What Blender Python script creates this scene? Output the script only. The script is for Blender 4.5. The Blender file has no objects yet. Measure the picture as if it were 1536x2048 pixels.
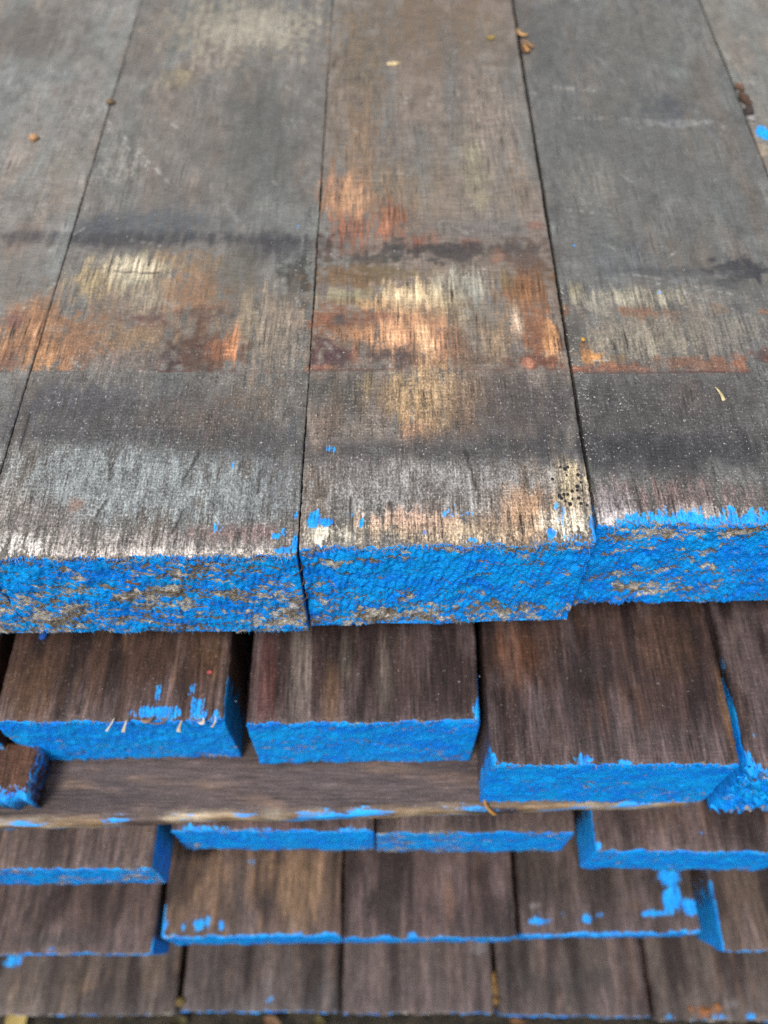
import bpy, math, random
import numpy as np
from mathutils import Vector

# ------------------------------------------------------------------ camera, sky, sun, exposure
SC = bpy.context.scene
COL = SC.collection
F = 1722.0                       # focal length in photo pixels (photo 1536 x 2048)
TH = math.radians(56.8)          # how far the lens looks down
CZ = 0.87                        # lens height above the ground (m)
ST, CT = math.sin(TH), math.cos(TH)

cam_d = bpy.data.cameras.new("camera")
cam = bpy.data.objects.new("camera", cam_d)
COL.objects.link(cam)
cam.location = (0, 0, CZ)
cam.rotation_euler = (math.pi / 2 - TH, 0, 0)
cam_d.sensor_fit = 'VERTICAL'
cam_d.sensor_height = 36.0
cam_d.sensor_width = 27.0
cam_d.lens = 36.0 * F / 2048.0
cam_d.clip_start = 0.01
cam_d.clip_end = 200.0
cam_d.dof.use_dof = True
cam_d.dof.focus_distance = 0.36
cam_d.dof.aperture_fstop = 6.2
SC.camera = cam

W = bpy.data.worlds.new("World")
SC.world = W
W.use_nodes = True
wn, wl = W.node_tree.nodes, W.node_tree.links
wn.clear()
SUN_EL, SUN_AZ = math.radians(61), math.radians(210)   # azimuth clockwise from +Y
sky = wn.new('ShaderNodeTexSky')
sky.sky_type = 'NISHITA'
sky.sun_disc = False
sky.sun_elevation = SUN_EL
sky.sun_rotation = SUN_AZ
sky.dust_density = 4.0
hs = wn.new('ShaderNodeHueSaturation')
hs.inputs['Saturation'].default_value = 0.30          # thin overcast: an almost white sky
bg = wn.new('ShaderNodeBackground')
bg.inputs['Strength'].default_value = 0.075
wo = wn.new('ShaderNodeOutputWorld')
wl.new(sky.outputs[0], hs.inputs['Color'])
wl.new(hs.outputs[0], bg.inputs['Color'])
wl.new(bg.outputs[0], wo.inputs['Surface'])

sun_d = bpy.data.lights.new("sun", 'SUN')
sun_d.energy = 1.5
sun_d.angle = math.radians(14)
sun_d.color = (1.0, 0.965, 0.92)
sun = bpy.data.objects.new("sun", sun_d)
COL.objects.link(sun)
sdir = Vector((math.sin(SUN_AZ) * math.cos(SUN_EL), math.cos(SUN_AZ) * math.cos(SUN_EL), math.sin(SUN_EL)))
sun.location = sdir * 5
sun.rotation_euler = sdir.to_track_quat('Z', 'Y').to_euler()

SC.view_settings.view_transform = 'Standard'
SC.view_settings.look = 'None'
SC.view_settings.exposure = 0.72
SC.view_settings.gamma = 1.0
SC.view_settings.use_curve_mapping = False
SC.cycles.use_denoising = False
SC.cycles.max_bounces = 4
SC.cycles.diffuse_bounces = 2
SC.cycles.glossy_bounces = 1

# ------------------------------------------------------------------ helpers
rng = np.random.default_rng(7)
random.seed(7)

def on(u, v, h):
    """world point, h metres below the lens, that a photo pixel of the reference survey falls on"""
    a, b = (u - 768) / F, (v - 1024) / F
    s = h / (ST + b * CT)
    return Vector((s * a, s * (CT - b * ST), CZ - h))

def lin(c):
    c = np.asarray(c, dtype=float) / 255.0
    return np.where(c <= 0.04045, c / 12.92, ((c + 0.055) / 1.055) ** 2.4)

def sm(a, b, x):
    t = np.clip((x - a) / (b - a), 0, 1)
    return t * t * (3 - 2 * t)

def _hash(ix, iy, seed):
    h = (ix.astype(np.int64) * 374761393 + iy.astype(np.int64) * 668265263 + seed * 1442695041) & 0xFFFFFFFF
    h = ((h ^ (h >> 13)) * 1274126177) & 0xFFFFFFFF
    h = (h ^ (h >> 16)) & 0xFFFFFF
    return h / float(0xFFFFFF)

def vn(x, y, seed=0):
    x, y = np.broadcast_arrays(np.asarray(x, float), np.asarray(y, float))
    ix, iy = np.floor(x), np.floor(y)
    fx, fy = x - ix, y - iy
    fx, fy = fx * fx * (3 - 2 * fx), fy * fy * (3 - 2 * fy)
    a, b = _hash(ix, iy, seed), _hash(ix + 1, iy, seed)
    c, d = _hash(ix, iy + 1, seed), _hash(ix + 1, iy + 1, seed)
    return (a * (1 - fx) + b * fx) * (1 - fy) + (c * (1 - fx) + d * fx) * fy

def fbm(x, y, seed=0, o=4):
    s, a, t = 0.0, 0.5, 0.0
    for i in range(o):
        s = s + a * vn(x * 2 ** i + 17.3 * i, y * 2 ** i - 9.1 * i, seed + 31 * i)
        t += a
        a *= 0.5
    return s / t

def make_mesh(name, verts, faces, mat, col=None, msk=None, smooth=True, base=None):
    me = bpy.data.meshes.new(name)
    verts = np.asarray(verts, dtype=np.float32)
    me.from_pydata(verts.tolist(), [], [list(map(int, f)) for f in faces])
    if smooth:
        me.polygons.foreach_set('use_smooth', np.ones(len(me.polygons), dtype=bool))
    for nm, arr in (('col', col), ('msk', msk), ('base', base)):
        if arr is not None:
            at = me.color_attributes.new(nm, 'FLOAT_COLOR', 'POINT')
            a4 = np.ones((len(verts), 4), dtype=np.float32)
            a4[:, :arr.shape[1]] = arr
            at.data.foreach_set('color', a4.ravel())
    me.materials.append(mat)
    me.update()
    return me

def obj(name, me, loc=(0, 0, 0), parent=None):
    o = bpy.data.objects.new(name, me)
    COL.objects.link(o)
    o.location = loc
    if parent:
        o.parent = parent
    return o

def tag(o, label=None, cat=None, group=None, kind=None):
    for k, v in (('label', label), ('category', cat), ('group', group), ('kind', kind)):
        if v:
            o[k] = v
    return o

# ------------------------------------------------------------------ materials
class NT:
    def __init__(s, name):
        s.m = bpy.data.materials.new(name)
        s.m.use_nodes = True
        s.t = s.m.node_tree
        s.t.nodes.clear()
        s.out = s.t.nodes.new('ShaderNodeOutputMaterial')
        s.b = s.t.nodes.new('ShaderNodeBsdfPrincipled')
        s.t.links.new(s.b.outputs[0], s.out.inputs['Surface'])
    def n(s, ty, **kw):
        nd = s.t.nodes.new(ty)
        for k, v in kw.items():
            setattr(nd, k, v)
        return nd
    def put(s, sock, v):
        if isinstance(v, bpy.types.NodeSocket):
            s.t.links.new(v, sock)
        elif v is not None:
            sock.default_value = v
    def math(s, op, a, b=None, c=None, clamp=False):
        nd = s.n('ShaderNodeMath', operation=op, use_clamp=clamp)
        for i, v in enumerate((a, b, c)):
            s.put(nd.inputs[i], v)
        return nd.outputs[0]
    def mix(s, f, a, b, mode='MIX'):
        nd = s.n('ShaderNodeMix', data_type='RGBA', blend_type=mode)
        s.put(nd.inputs[0], f)
        s.put(nd.inputs[6], a if isinstance(a, bpy.types.NodeSocket) else (*a, 1))
        s.put(nd.inputs[7], b if isinstance(b, bpy.types.NodeSocket) else (*b, 1))
        return nd.outputs[2]
    def ramp(s, v, lo, hi, a=0.0, b=1.0):
        nd = s.n('ShaderNodeMapRange', interpolation_type='SMOOTHSTEP')
        s.put(nd.inputs[0], v)
        for i, q in enumerate((lo, hi, a, b)):
            s.put(nd.inputs[1 + i], q)
        return nd.outputs[0]
    def coords(s):
        tc = s.n('ShaderNodeTexCoord')
        oi = s.n('ShaderNodeObjectInfo')
        mu = s.n('ShaderNodeVectorMath', operation='MULTIPLY_ADD')
        cx = s.n('ShaderNodeCombineXYZ')
        for i in range(3):
            s.put(cx.inputs[i], oi.outputs['Random'])
        s.put(mu.inputs[0], cx.outputs[0])
        mu.inputs[1].default_value = (3.1, 5.7, 1.3)
        s.put(mu.inputs[2], tc.outputs['Object'])
        return mu.outputs[0]
    def noise(s, vec, scale, rot=(0, 0, 0), detail=3.0, rough=0.55):
        mp = s.n('ShaderNodeMapping')
        s.put(mp.inputs['Vector'], vec)
        mp.inputs['Rotation'].default_value = rot
        mp.inputs['Scale'].default_value = scale
        nz = s.n('ShaderNodeTexNoise')
        nz.inputs['Scale'].default_value = 1.0
        nz.inputs['Detail'].default_value = detail
        nz.inputs['Roughness'].default_value = rough
        s.put(nz.inputs['Vector'], mp.outputs[0])
        return nz.outputs['Fac']
    def attr(s, name):
        a = s.n('ShaderNodeAttribute', attribute_name=name)
        return a
    def bump(s, h, dist, strength=1.0, normal=None):
        b = s.n('ShaderNodeBump')
        b.inputs['Strength'].default_value = strength
        b.inputs['Distance'].default_value = dist
        s.put(b.inputs['Height'], h)
        if normal is not None:
            s.put(b.inputs['Normal'], normal)
        return b.outputs[0]

BLUE = tuple(lin((0, 168, 253)))
BLUE2 = tuple(lin((0, 132, 246)))
CYAN = tuple(lin((20, 180, 252)))

def wood_material(name, axis='Y'):
    """weathered hardwood: 'base' = bare tone with stain cover in alpha, 'col' = stain tone,
    'msk' = paint, fibre contrast, grit"""
    t = NT(name)
    P = t.coords()
    q = (lambda a, b: (a, b, a)) if axis == 'Y' else (lambda a, b: (b, a, a))
    ba, ca, ma = t.attr('base'), t.attr('col'), t.attr('msk')
    sp = t.n('ShaderNodeSeparateColor')
    t.put(sp.inputs[0], ma.outputs['Color'])
    paint, fibre, grit = sp.outputs[0], sp.outputs[1], sp.outputs[2]
    half = lambda x: t.math('SUBTRACT', x, 0.5)
    f1 = t.noise(P, q(1000, 62), detail=2.0, rough=0.65)          # fibres
    f2 = t.noise(P, q(300, 14), detail=1.0)                       # bands of grain
    g1 = t.noise(P, q(1300, 760), detail=1.0, rough=0.75)         # grit
    g2 = t.noise(P, q(230, 90), detail=3.0, rough=0.7)           # blotches
    sc = t.noise(P, (130, 1700, 130), rot=(0, 0, math.radians(40)), detail=0.0)   # saw and drag scratches
    fm = t.math('MULTIPLY', t.math('ADD', t.math('MULTIPLY', half(f1), 3.9), t.math('MULTIPLY', half(f2), 1.7)), fibre)
    gm = t.math('MULTIPLY', t.math('ADD', t.math('MULTIPLY', half(g1), 3.6), t.math('MULTIPLY', half(g2), 2.6)), grit)
    tot = t.math('ADD', t.math('ADD', fm, gm), t.math('MULTIPLY', half(sc), 0.8))
    fac = t.math('POWER', 2.35, tot)
    # stains eat into the grain instead of lying on it
    dith = t.math('ADD', t.math('MULTIPLY', half(f1), t.math('MULTIPLY_ADD', fibre, 1.8, 0.2)),
                  t.math('ADD', t.math('MULTIPLY', half(g1), 1.3), t.math('ADD', t.math('MULTIPLY', half(g2), 1.1), t.math('MULTIPLY', half(f2), 1.0))))
    k = t.ramp(t.math('ADD', ba.outputs['Alpha'], dith), 0.08, 0.92)
    k = t.math('MULTIPLY', k, t.ramp(ba.outputs['Alpha'], 0.0, 0.18))
    tone = t.mix(k, ba.outputs['Color'], ca.outputs['Color'])
    c = t.n('ShaderNodeVectorMath', operation='SCALE')
    t.put(c.inputs[0], tone)
    t.put(c.inputs['Scale'], fac)
    colr = c.outputs[0]
    # open pores and hairline checks along the grain
    pore = t.math('MULTIPLY', t.ramp(f1, 0.38, 0.28), t.math('MULTIPLY', fibre, 0.9, clamp=True))
    colr = t.mix(pore, colr, tuple(lin((30, 25, 24))))
    # tiny white glints on the grit, put in as pale colour
    glint = t.math('MULTIPLY', t.ramp(g1, 0.69, 0.76), t.math('MULTIPLY', grit, 1.1, clamp=True))
    colr = t.mix(glint, colr, tuple(lin((206, 198, 190))))
    # paint that ran over the arris, broken by the grain
    pn = t.math('ADD', t.math('MULTIPLY', half(f1), 1.45), t.math('ADD', t.math('MULTIPLY', half(g1), 0.9), t.math('MULTIPLY', half(g2), 1.2)))
    pm = t.ramp(t.math('ADD', paint, pn), 0.44, 0.60)
    pm = t.math('MULTIPLY', pm, t.ramp(paint, 0.05, 0.2))
    pc = t.mix(t.ramp(g2, 0.25, 0.75), BLUE2, CYAN)
    pc = t.mix(t.ramp(f1, 0.42, 0.30, 0.0, 0.6), pc, tuple(lin((0, 60, 120))))
    pv = t.n('ShaderNodeVectorMath', operation='SCALE')
    t.put(pv.inputs[0], pc)
    t.put(pv.inputs['Scale'], t.math('POWER', 2.0, t.math('ADD', t.math('MULTIPLY', half(g1), 1.8), t.math('MULTIPLY', half(f1), 1.6))))
    thin = t.math('MULTIPLY', pm, t.ramp(t.math('ADD', paint, pn), 0.46, 0.86, 0.62, 0.97))
    colr = t.mix(thin, colr, pv.outputs[0])
    t.put(t.b.inputs['Base Color'], colr)
    t.put(t.b.inputs['Roughness'], t.math('MULTIPLY_ADD', g2, 0.35, 0.42))
    t.b.inputs['Specular IOR Level'].default_value = 0.4
    hgt = t.math('ADD', t.math('MULTIPLY', f1, t.math('MULTIPLY_ADD', fibre, 1.4, 0.1)),
                 t.math('MULTIPLY', g1, t.math('MULTIPLY_ADD', grit, 0.9, 0.1)))
    t.put(t.b.inputs['Normal'], t.bump(hgt, 0.0007, 1.0))
    return t.m

def end_material(name):
    """blue end-seal paint flaking off rough end grain; 'msk'.r = paint, 'col' = bare wood"""
    t = NT(name)
    P = t.coords()
    ca, ma = t.attr('col'), t.attr('msk')
    sp = t.n('ShaderNodeSeparateColor')
    t.put(sp.inputs[0], ma.outputs['Color'])
    half = lambda x: t.math('SUBTRACT', x, 0.5)
    g1 = t.noise(P, (420, 420, 900), rot=(0, math.radians(14), 0), detail=3.0, rough=0.78)
    g2 = t.noise(P, (620, 620, 1900), rot=(0, math.radians(-20), 0), detail=2.0, rough=0.7)
    g3 = t.noise(P, (70, 70, 110), rot=(0, math.radians(8), 0), detail=2.0, rough=0.65)
    e = t.math('ADD', t.math('MULTIPLY', half(g1), 1.9), t.math('ADD', t.math('MULTIPLY', half(g3), 0.6), t.math('MULTIPLY', half(g2), 1.0)))
    pm = t.ramp(t.math('ADD', sp.outputs[0], e), 0.44, 0.54)
    bare = t.math('POWER', 2.6, t.math('MULTIPLY', t.math('ADD', half(g2), half(g1)), 3.0))
    c = t.n('ShaderNodeVectorMath', operation='SCALE')
    t.put(c.inputs[0], ca.outputs['Color'])
    t.put(c.inputs['Scale'], bare)
    blue = t.mix(t.ramp(g3, 0.3, 0.7), BLUE2, BLUE)
    blue = t.mix(t.ramp(g2, 0.54, 0.72, 0.0, 0.75), blue, CYAN)
    blue = t.mix(t.ramp(g1, 0.44, 0.28, 0.0, 0.75), blue, tuple(lin((0, 66, 150))))  # crevice shade painted in as darker blue
    pit_shade = t.math('MULTIPLY', t.ramp(g2, 0.37, 0.25), 0.5)  # shade of the fine pits, put into the paint colour
    blue = t.mix(pit_shade, blue, tuple(lin((30, 44, 58))))
    colr = t.mix(pm, c.outputs[0], blue)
    t.put(t.b.inputs['Base Color'], colr)
    t.put(t.b.inputs['Roughness'], t.math('MULTIPLY_ADD', pm, -0.25, 0.8))
    t.b.inputs['Specular IOR Level'].default_value = 0.22
    h = t.math('ADD', t.math('MULTIPLY', pm, 0.3), t.math('ADD', t.math('MULTIPLY', g1, 1.0), t.math('MULTIPLY', g2, 0.8)))
    t.put(t.b.inputs['Normal'], t.bump(h, 0.0008, 1.0))
    return t.m

def plain_material(name, rough=0.7, grain=600, use_attr=True, colour=None, spread=0.7):
    t = NT(name)
    P = t.coords()
    g = t.noise(P, (grain, grain, grain), detail=3.0)
    if use_attr:
        base = t.attr('col').outputs['Color']
    else:
        rgb = t.n('ShaderNodeRGB')
        rgb.outputs[0].default_value = (*lin(colour), 1)
        base = rgb.outputs[0]
    c = t.n('ShaderNodeVectorMath', operation='SCALE')
    t.put(c.inputs[0], base)
    t.put(c.inputs['Scale'], t.math('MULTIPLY_ADD', g, spread * 2, 1 - spread))
    t.put(t.b.inputs['Base Color'], c.outputs[0])
    t.b.inputs['Roughness'].default_value = rough
    t.put(t.b.inputs['Normal'], t.bump(g, 0.0006, 0.6))
    return t.m

M_WOOD = wood_material("weathered_hardwood")
M_CROSS = wood_material("weathered_hardwood_crosswise", axis='X')
M_END = end_material("flaking_blue_end_paint")
M_FIB = plain_material("wood_fibre", 0.75, 900)
M_BIT = plain_material("crumb", 0.8, 1500)

def soil_material():
    t = NT("damp_soil")
    P = t.coords()
    g = t.noise(P, (90, 90, 90), detail=6.0, rough=0.7)
    v = t.noise(P, (14, 14, 14), detail=4.0)
    c = t.mix(t.ramp(g, 0.3, 0.7), tuple(lin((24, 21, 18))), tuple(lin((84, 74, 60))))
    c = t.mix(t.ramp(v, 0.4, 0.65, 0, 0.6), c, tuple(lin((46, 44, 34))))
    t.put(t.b.inputs['Base Color'], c)
    t.b.inputs['Roughness'].default_value = 0.95
    t.put(t.b.inputs['Normal'], t.bump(g, 0.012, 1.0))
    return t.m
M_SOIL = soil_material()

# ------------------------------------------------------------------ ground
n = 90
gx = np.sign(np.linspace(-1, 1, n)) * np.abs(np.linspace(-1, 1, n)) ** 3 * 12
gX, gY = np.meshgrid(gx, gx)
gz = 0.008 * (fbm(gX * 30, gY * 30, 3, 4) - 0.5) * np.exp(-(gX ** 2 + gY ** 2) / 4)
gv = np.stack([gX.ravel(), gY.ravel(), gz.ravel()], 1)
gf = [(j * n + i, j * n + i + 1, (j + 1) * n + i + 1, (j + 1) * n + i) for j in range(n - 1) for i in range(n - 1)]
tag(obj('ground', make_mesh('ground', gv, gf, M_SOIL)), kind='structure')

# ------------------------------------------------------------------ plank builder
def stations(L, fine, reach):
    ys = [0.0, 0.0006, 0.0014, 0.0025]
    y = 0.0025
    while y < reach:
        y += fine
        ys.append(y)
    st = fine
    while y < L:
        st *= 1.35
        y += st
        ys.append(min(y, L))
    return np.array(ys)

def plank(label, h, FL, FR, t, colour, paint=None, endpaint=None, L=1.25, fine=0.003, reach=0.2, r=0.0014,
          seed=1, jag=0.0010, fib=60, fibcol=((196, 182, 160), (150, 130, 110)), group=None, wave=0.0007, name='plank',
          bare=((188, 182, 172), (128, 119, 106)), pull=0.0, lowfib=0, roughend=0.0003, bend=None, endres=None, fiblen=(0.0008, 0.003), shards=0):
    A, B = on(*FL, h), on(*FR, h)
    org = Vector((A.x, min(A.y, B.y), A.z))
    w = (B - A).length
    ux = np.array([(B.x - A.x), (B.y - A.y)])
    skew = (B.y - A.y) / (B.x - A.x)
    wx = B.x - A.x
    y0 = A.y - org.y
    # section: top left->right, right side down, bottom, left side up
    ntop = max(6, int(wx / fine))
    xs = np.linspace(r, wx - r, ntop)
    k = 4
    arc = np.linspace(0, math.pi / 2, k + 1)[1:]
    nsd = max(5, int(t / max(fine, 0.004)))
    zs = np.linspace(-r, -t, nsd + 1)[1:]
    sec = [(x, 0.0) for x in xs]
    sec += [(wx - r + r * math.sin(a), -r + r * math.cos(a)) for a in arc]
    sec += [(wx, z) for z in zs]
    sec += [(wx * q, -t) for q in (0.75, 0.5, 0.25)]
    sec += [(0.0, z) for z in zs[::-1]]
    sec += [(r - r * math.sin(a), -r + r * math.cos(a)) for a in arc[::-1]]
    sec = np.array(sec)
    K = len(sec)
    ys = stations(L, fine, reach)
    M = len(ys)
    SX = np.tile(sec[:, 0], (M, 1))
    SZ = np.tile(sec[:, 1], (M, 1))
    YY = np.repeat(ys[:, None], K, 1)
    sfr = SX / wx

    def front(sx, sz):
        f = (fbm(sx * 900 + seed * 3, sz * 260 + seed, seed, 3) - 0.5) * 2.2 * jag
        f = f + (fbm(sx * 120 + seed, sz * 60, seed + 5, 2) - 0.5) * 2.0 * jag
        return f + (-sz) * pull

    yf = front(SX, SZ)
    topw = sm(-0.006, -0.0005, SZ)
    yoff = YY + yf * np.exp(-YY / 0.010)
    eL = wave * 2 * (fbm(YY * 30 + seed * 5, 0 * YY + 1.5, seed + 11, 4) - 0.5) + wave * (fbm(YY * 600, SZ * 60, seed + 12, 2) - 0.5)
    eR = wave * 2 * (fbm(YY * 30 + seed * 7, 0 * YY + 8.5, seed + 13, 4) - 0.5) + wave * (fbm(YY * 600, SZ * 60, seed + 14, 2) - 0.5)
    X = SX + eL * (1 - sfr) + eR * sfr
    zr = topw * ((fbm(SX * 40, YY * 12, seed + 21, 3) - 0.5) * 0.0012 + (fbm(SX * 700, YY * 40, seed + 22, 2) - 0.5) * 0.00035)
    # the arris crumbles a little at the cut
    zr = zr - topw * np.exp(-YY / 0.0022) * 0.0011 * (0.4 + fbm(SX * 400, 0 * SX, seed + 23, 3))
    Z = SZ + zr
    if bend is not None:
        Z = Z + bend(sfr, YY)
    Yl = y0 + SX * skew + yoff
    V = np.stack([X, Yl, Z], -1)
    wX, wY = X + org.x, Yl + org.y
    c, m, bs = colour(wX, wY, SX, YY, SZ, topw)
    # paint on the sides and over the arris
    side = 1 - topw
    pr = paint(wX, wY, SX, YY, SZ, topw) if paint is not None else 0 * SX
    m = np.stack([np.clip(pr, 0, 1), m[..., 1], m[..., 2]], -1)
    verts = V.reshape(-1, 3)
    faces = []
    for j in range(M - 1):
        a = j * K
        for i in range(K):
            i2 = (i + 1) % K
            faces.append((a + i, a + i2, a + K + i2, a + K + i))
    faces.append(tuple((M - 1) * K + i for i in range(K)))
    me = make_mesh(name, verts, faces, M_WOOD, c.reshape(-1, 3), m.reshape(-1, 3), base=bs.reshape(-1, 4))
    root = obj(name, me, org)
    tag(root, label, 'plank', group)

    # ---- painted end grain: its own mesh, with a skirt that tucks under the long faces
    er = endres or max(0.0007, fine * 0.6)
    ns, nz = max(12, int(wx / er)), max(8, int(t / er))
    s_ = np.linspace(0, wx, ns + 1)
    q_ = np.linspace(0, 1, nz + 1)
    S2, Q2 = np.meshgrid(s_, q_)
    d = np.minimum(S2, wx - S2)
    drop = np.where(d < r, r - np.sqrt(np.maximum(r * r - (r - d) ** 2, 0)), 0)
    Z2 = -drop - Q2 * (t - drop)
    fr = front(S2, Z2)
    sf2 = S2 / wx
    e0 = wave * 2 * (fbm(np.full_like(S2, seed * 5.0), 0 * S2 + 1.5, seed + 11, 4) - 0.5)
    e1 = wave * 2 * (fbm(np.full_like(S2, seed * 7.0), 0 * S2 + 8.5, seed + 13, 4) - 0.5)
    X2 = S2 + e0 * (1 - sf2) + e1 * sf2
    pm = endpaint(S2, Z2, sf2, Q2) if endpaint is not None else 0.75 + 0 * S2
    flake = sm(0.42, 0.58, pm)
    edge = np.minimum(np.minimum(S2, wx - S2), np.minimum(-Z2, t + Z2)) / 0.002
    rough = roughend * 2 * (fbm(S2 * 520, Z2 * 620, seed + 41, 4) - 0.5) + 0.00028 * flake
    Y2 = y0 + S2 * skew + fr - rough * np.clip(edge, 0.2, 1) - 0.0004
    zb = Z2 + np.where(Q2 > 0.97, (fbm(S2 * 700, 0 * S2, seed + 43, 3) - 0.5) * jag * 1.6, 0)
    zb = zb - np.where(Q2 < 0.03, 0.0011 * (0.4 + fbm(S2 * 400, 0 * S2, seed + 23, 3)) - ((fbm(S2 * 40, 0 * S2, seed + 21, 3) - 0.5) * 0.0012), 0)
    if bend is not None:
        zb = zb + bend(sf2, 0 * S2)
    ev = np.stack([X2, Y2, zb], -1).reshape(-1, 3)
    nn = ns + 1
    ef = [(j * nn + i, (j + 1) * nn + i, (j + 1) * nn + i + 1, j * nn + i + 1) for j in range(nz) for i in range(ns)]
    ring = [i for i in range(nn)] + [j * nn + ns for j in range(1, nz + 1)] + [nz * nn + i for i in range(ns - 1, -1, -1)] + [j * nn for j in range(nz - 1, 0, -1)]
    base = len(ev)
    cx, cz = wx / 2, -t / 2
    sk = ev[ring].copy()
    sk[:, 0] += np.sign(cx - sk[:, 0]) * 0.0005
    sk[:, 2] += np.sign(cz - sk[:, 2]) * 0.0007
    sk[:, 1] += 0.005
    ev = np.concatenate([ev, sk])
    R = len(ring)
    ef += [(ring[i], ring[(i + 1) % R], base + (i + 1) % R, base + i) for i in range(R)]
    bn = fbm(S2 * 160, Z2 * 220, seed + 51, 4)
    bc = lin(bare[0]) * sm(0.4, 0.62, bn)[..., None] + lin(bare[1]) * (1 - sm(0.4, 0.62, bn))[..., None]
    bc = bc.reshape(-1, 3)
    pmf = np.clip(pm, 0, 1).reshape(-1)
    bc = np.concatenate([bc, bc[ring]])
    pmf = np.concatenate([pmf, pmf[ring]])
    em = make_mesh('painted_end', ev, ef, M_END, bc, np.stack([pmf, pmf, pmf], 1))
    obj('painted_end', em, (0, 0, 0), root)

    # ---- loose fibres along the cut arrises
    if fib or lowfib:
        fv, ff, fc = [], [], []
        rs = np.random.default_rng(seed + 99)
        def strand(p, dvec, ln, wd, cl):
            b0 = len(fv)
            dvec = dvec / np.linalg.norm(dvec)
            sd = np.cross(dvec, [0, 0.3, 1.0]); sd /= max(np.linalg.norm(sd), 1e-6)
            up = np.cross(sd, dvec)
            cur = rs.normal(0, 0.25, 3) * ln
            for kk, q in enumerate((0.0, 0.5, 1.0)):
                wq = wd * (1 - q) + 0.00002
                pc = p + dvec * ln * q + cur * q * q
                for ang in (0, 2.094, 4.189):
                    fv.append(pc + (sd * math.cos(ang) + up * math.sin(ang) * 0.6) * wq)
                    fc.append(cl)
            for kk in range(2):
                for e in range(3):
                    e2 = (e + 1) % 3
                    ff.append((b0 + kk * 3 + e, b0 + kk * 3 + e2, b0 + kk * 3 + 3 + e2, b0 + kk * 3 + 3 + e))
        cols = [lin(x) for x in fibcol]
        for i in range(fib):
            sx = rs.uniform(0.002, wx - 0.002)
            yy = y0 + sx * skew + float(front(np.array([sx]), np.array([0.0]))[0]) + rs.uniform(-0.0002, 0.0016)
            zz = (float(bend(np.array([sx / wx]), np.array([0.0]))[0]) if bend is not None else 0) - 0.0007
            dv = np.array([rs.normal(0, 0.5), -0.8 + rs.normal(0, 0.35), rs.normal(-0.1, 0.35)])
            q = rs.random()
            cl = cols[0] * q + cols[1] * (1 - q)
            if rs.random() < 0.12:
                cl = np.array(BLUE)
            strand(np.array([sx, yy, zz]), dv, rs.uniform(*fiblen), rs.uniform(0.00008, 0.00022), cl * rs.uniform(0.7, 1.1))
        for i in range(lowfib // 2):
            sx = rs.uniform(0.002, wx - 0.002)
            yy = y0 + sx * skew + float(front(np.array([sx]), np.array([-t]))[0])
            zz = (float(bend(np.array([sx / wx]), np.array([0.0]))[0]) if bend is not None else 0) - t + 0.0012
            dv = np.array([rs.normal(0.35, 0.4), -0.25 + rs.normal(0, 0.25), -0.9])
            cl = np.array(BLUE) if rs.random() < 0.6 else lin((205, 198, 185)) * rs.uniform(0.5, 1)
            strand(np.array([sx, yy, zz]), dv, rs.uniform(0.0008, 0.0024), rs.uniform(0.00012, 0.0004), cl)
        for i in range(shards):
            sx, zz = wx * rs.random() ** 2, -t * rs.uniform(0.02, 0.98)
            yy = y0 + sx * skew + float(front(np.array([sx]), np.array([zz]))[0]) + 0.001
            dv = np.array([rs.normal(0.55, 0.25), -0.35, rs.normal(0.75, 0.3)])
            cl = np.array(BLUE if rs.random() < 0.5 else CYAN) if rs.random() < 0.8 else lin((200, 190, 190))
            strand(np.array([sx, yy, zz]), dv, rs.uniform(0.004, 0.011), rs.uniform(0.0010, 0.0024), cl)
        fm = make_mesh('frayed_fibre', np.array(fv), ff, M_FIB, np.array(fc))
        tag(obj('frayed_fibre', fm, (0, 0, 0), root), kind='stuff')
    return root

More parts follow.
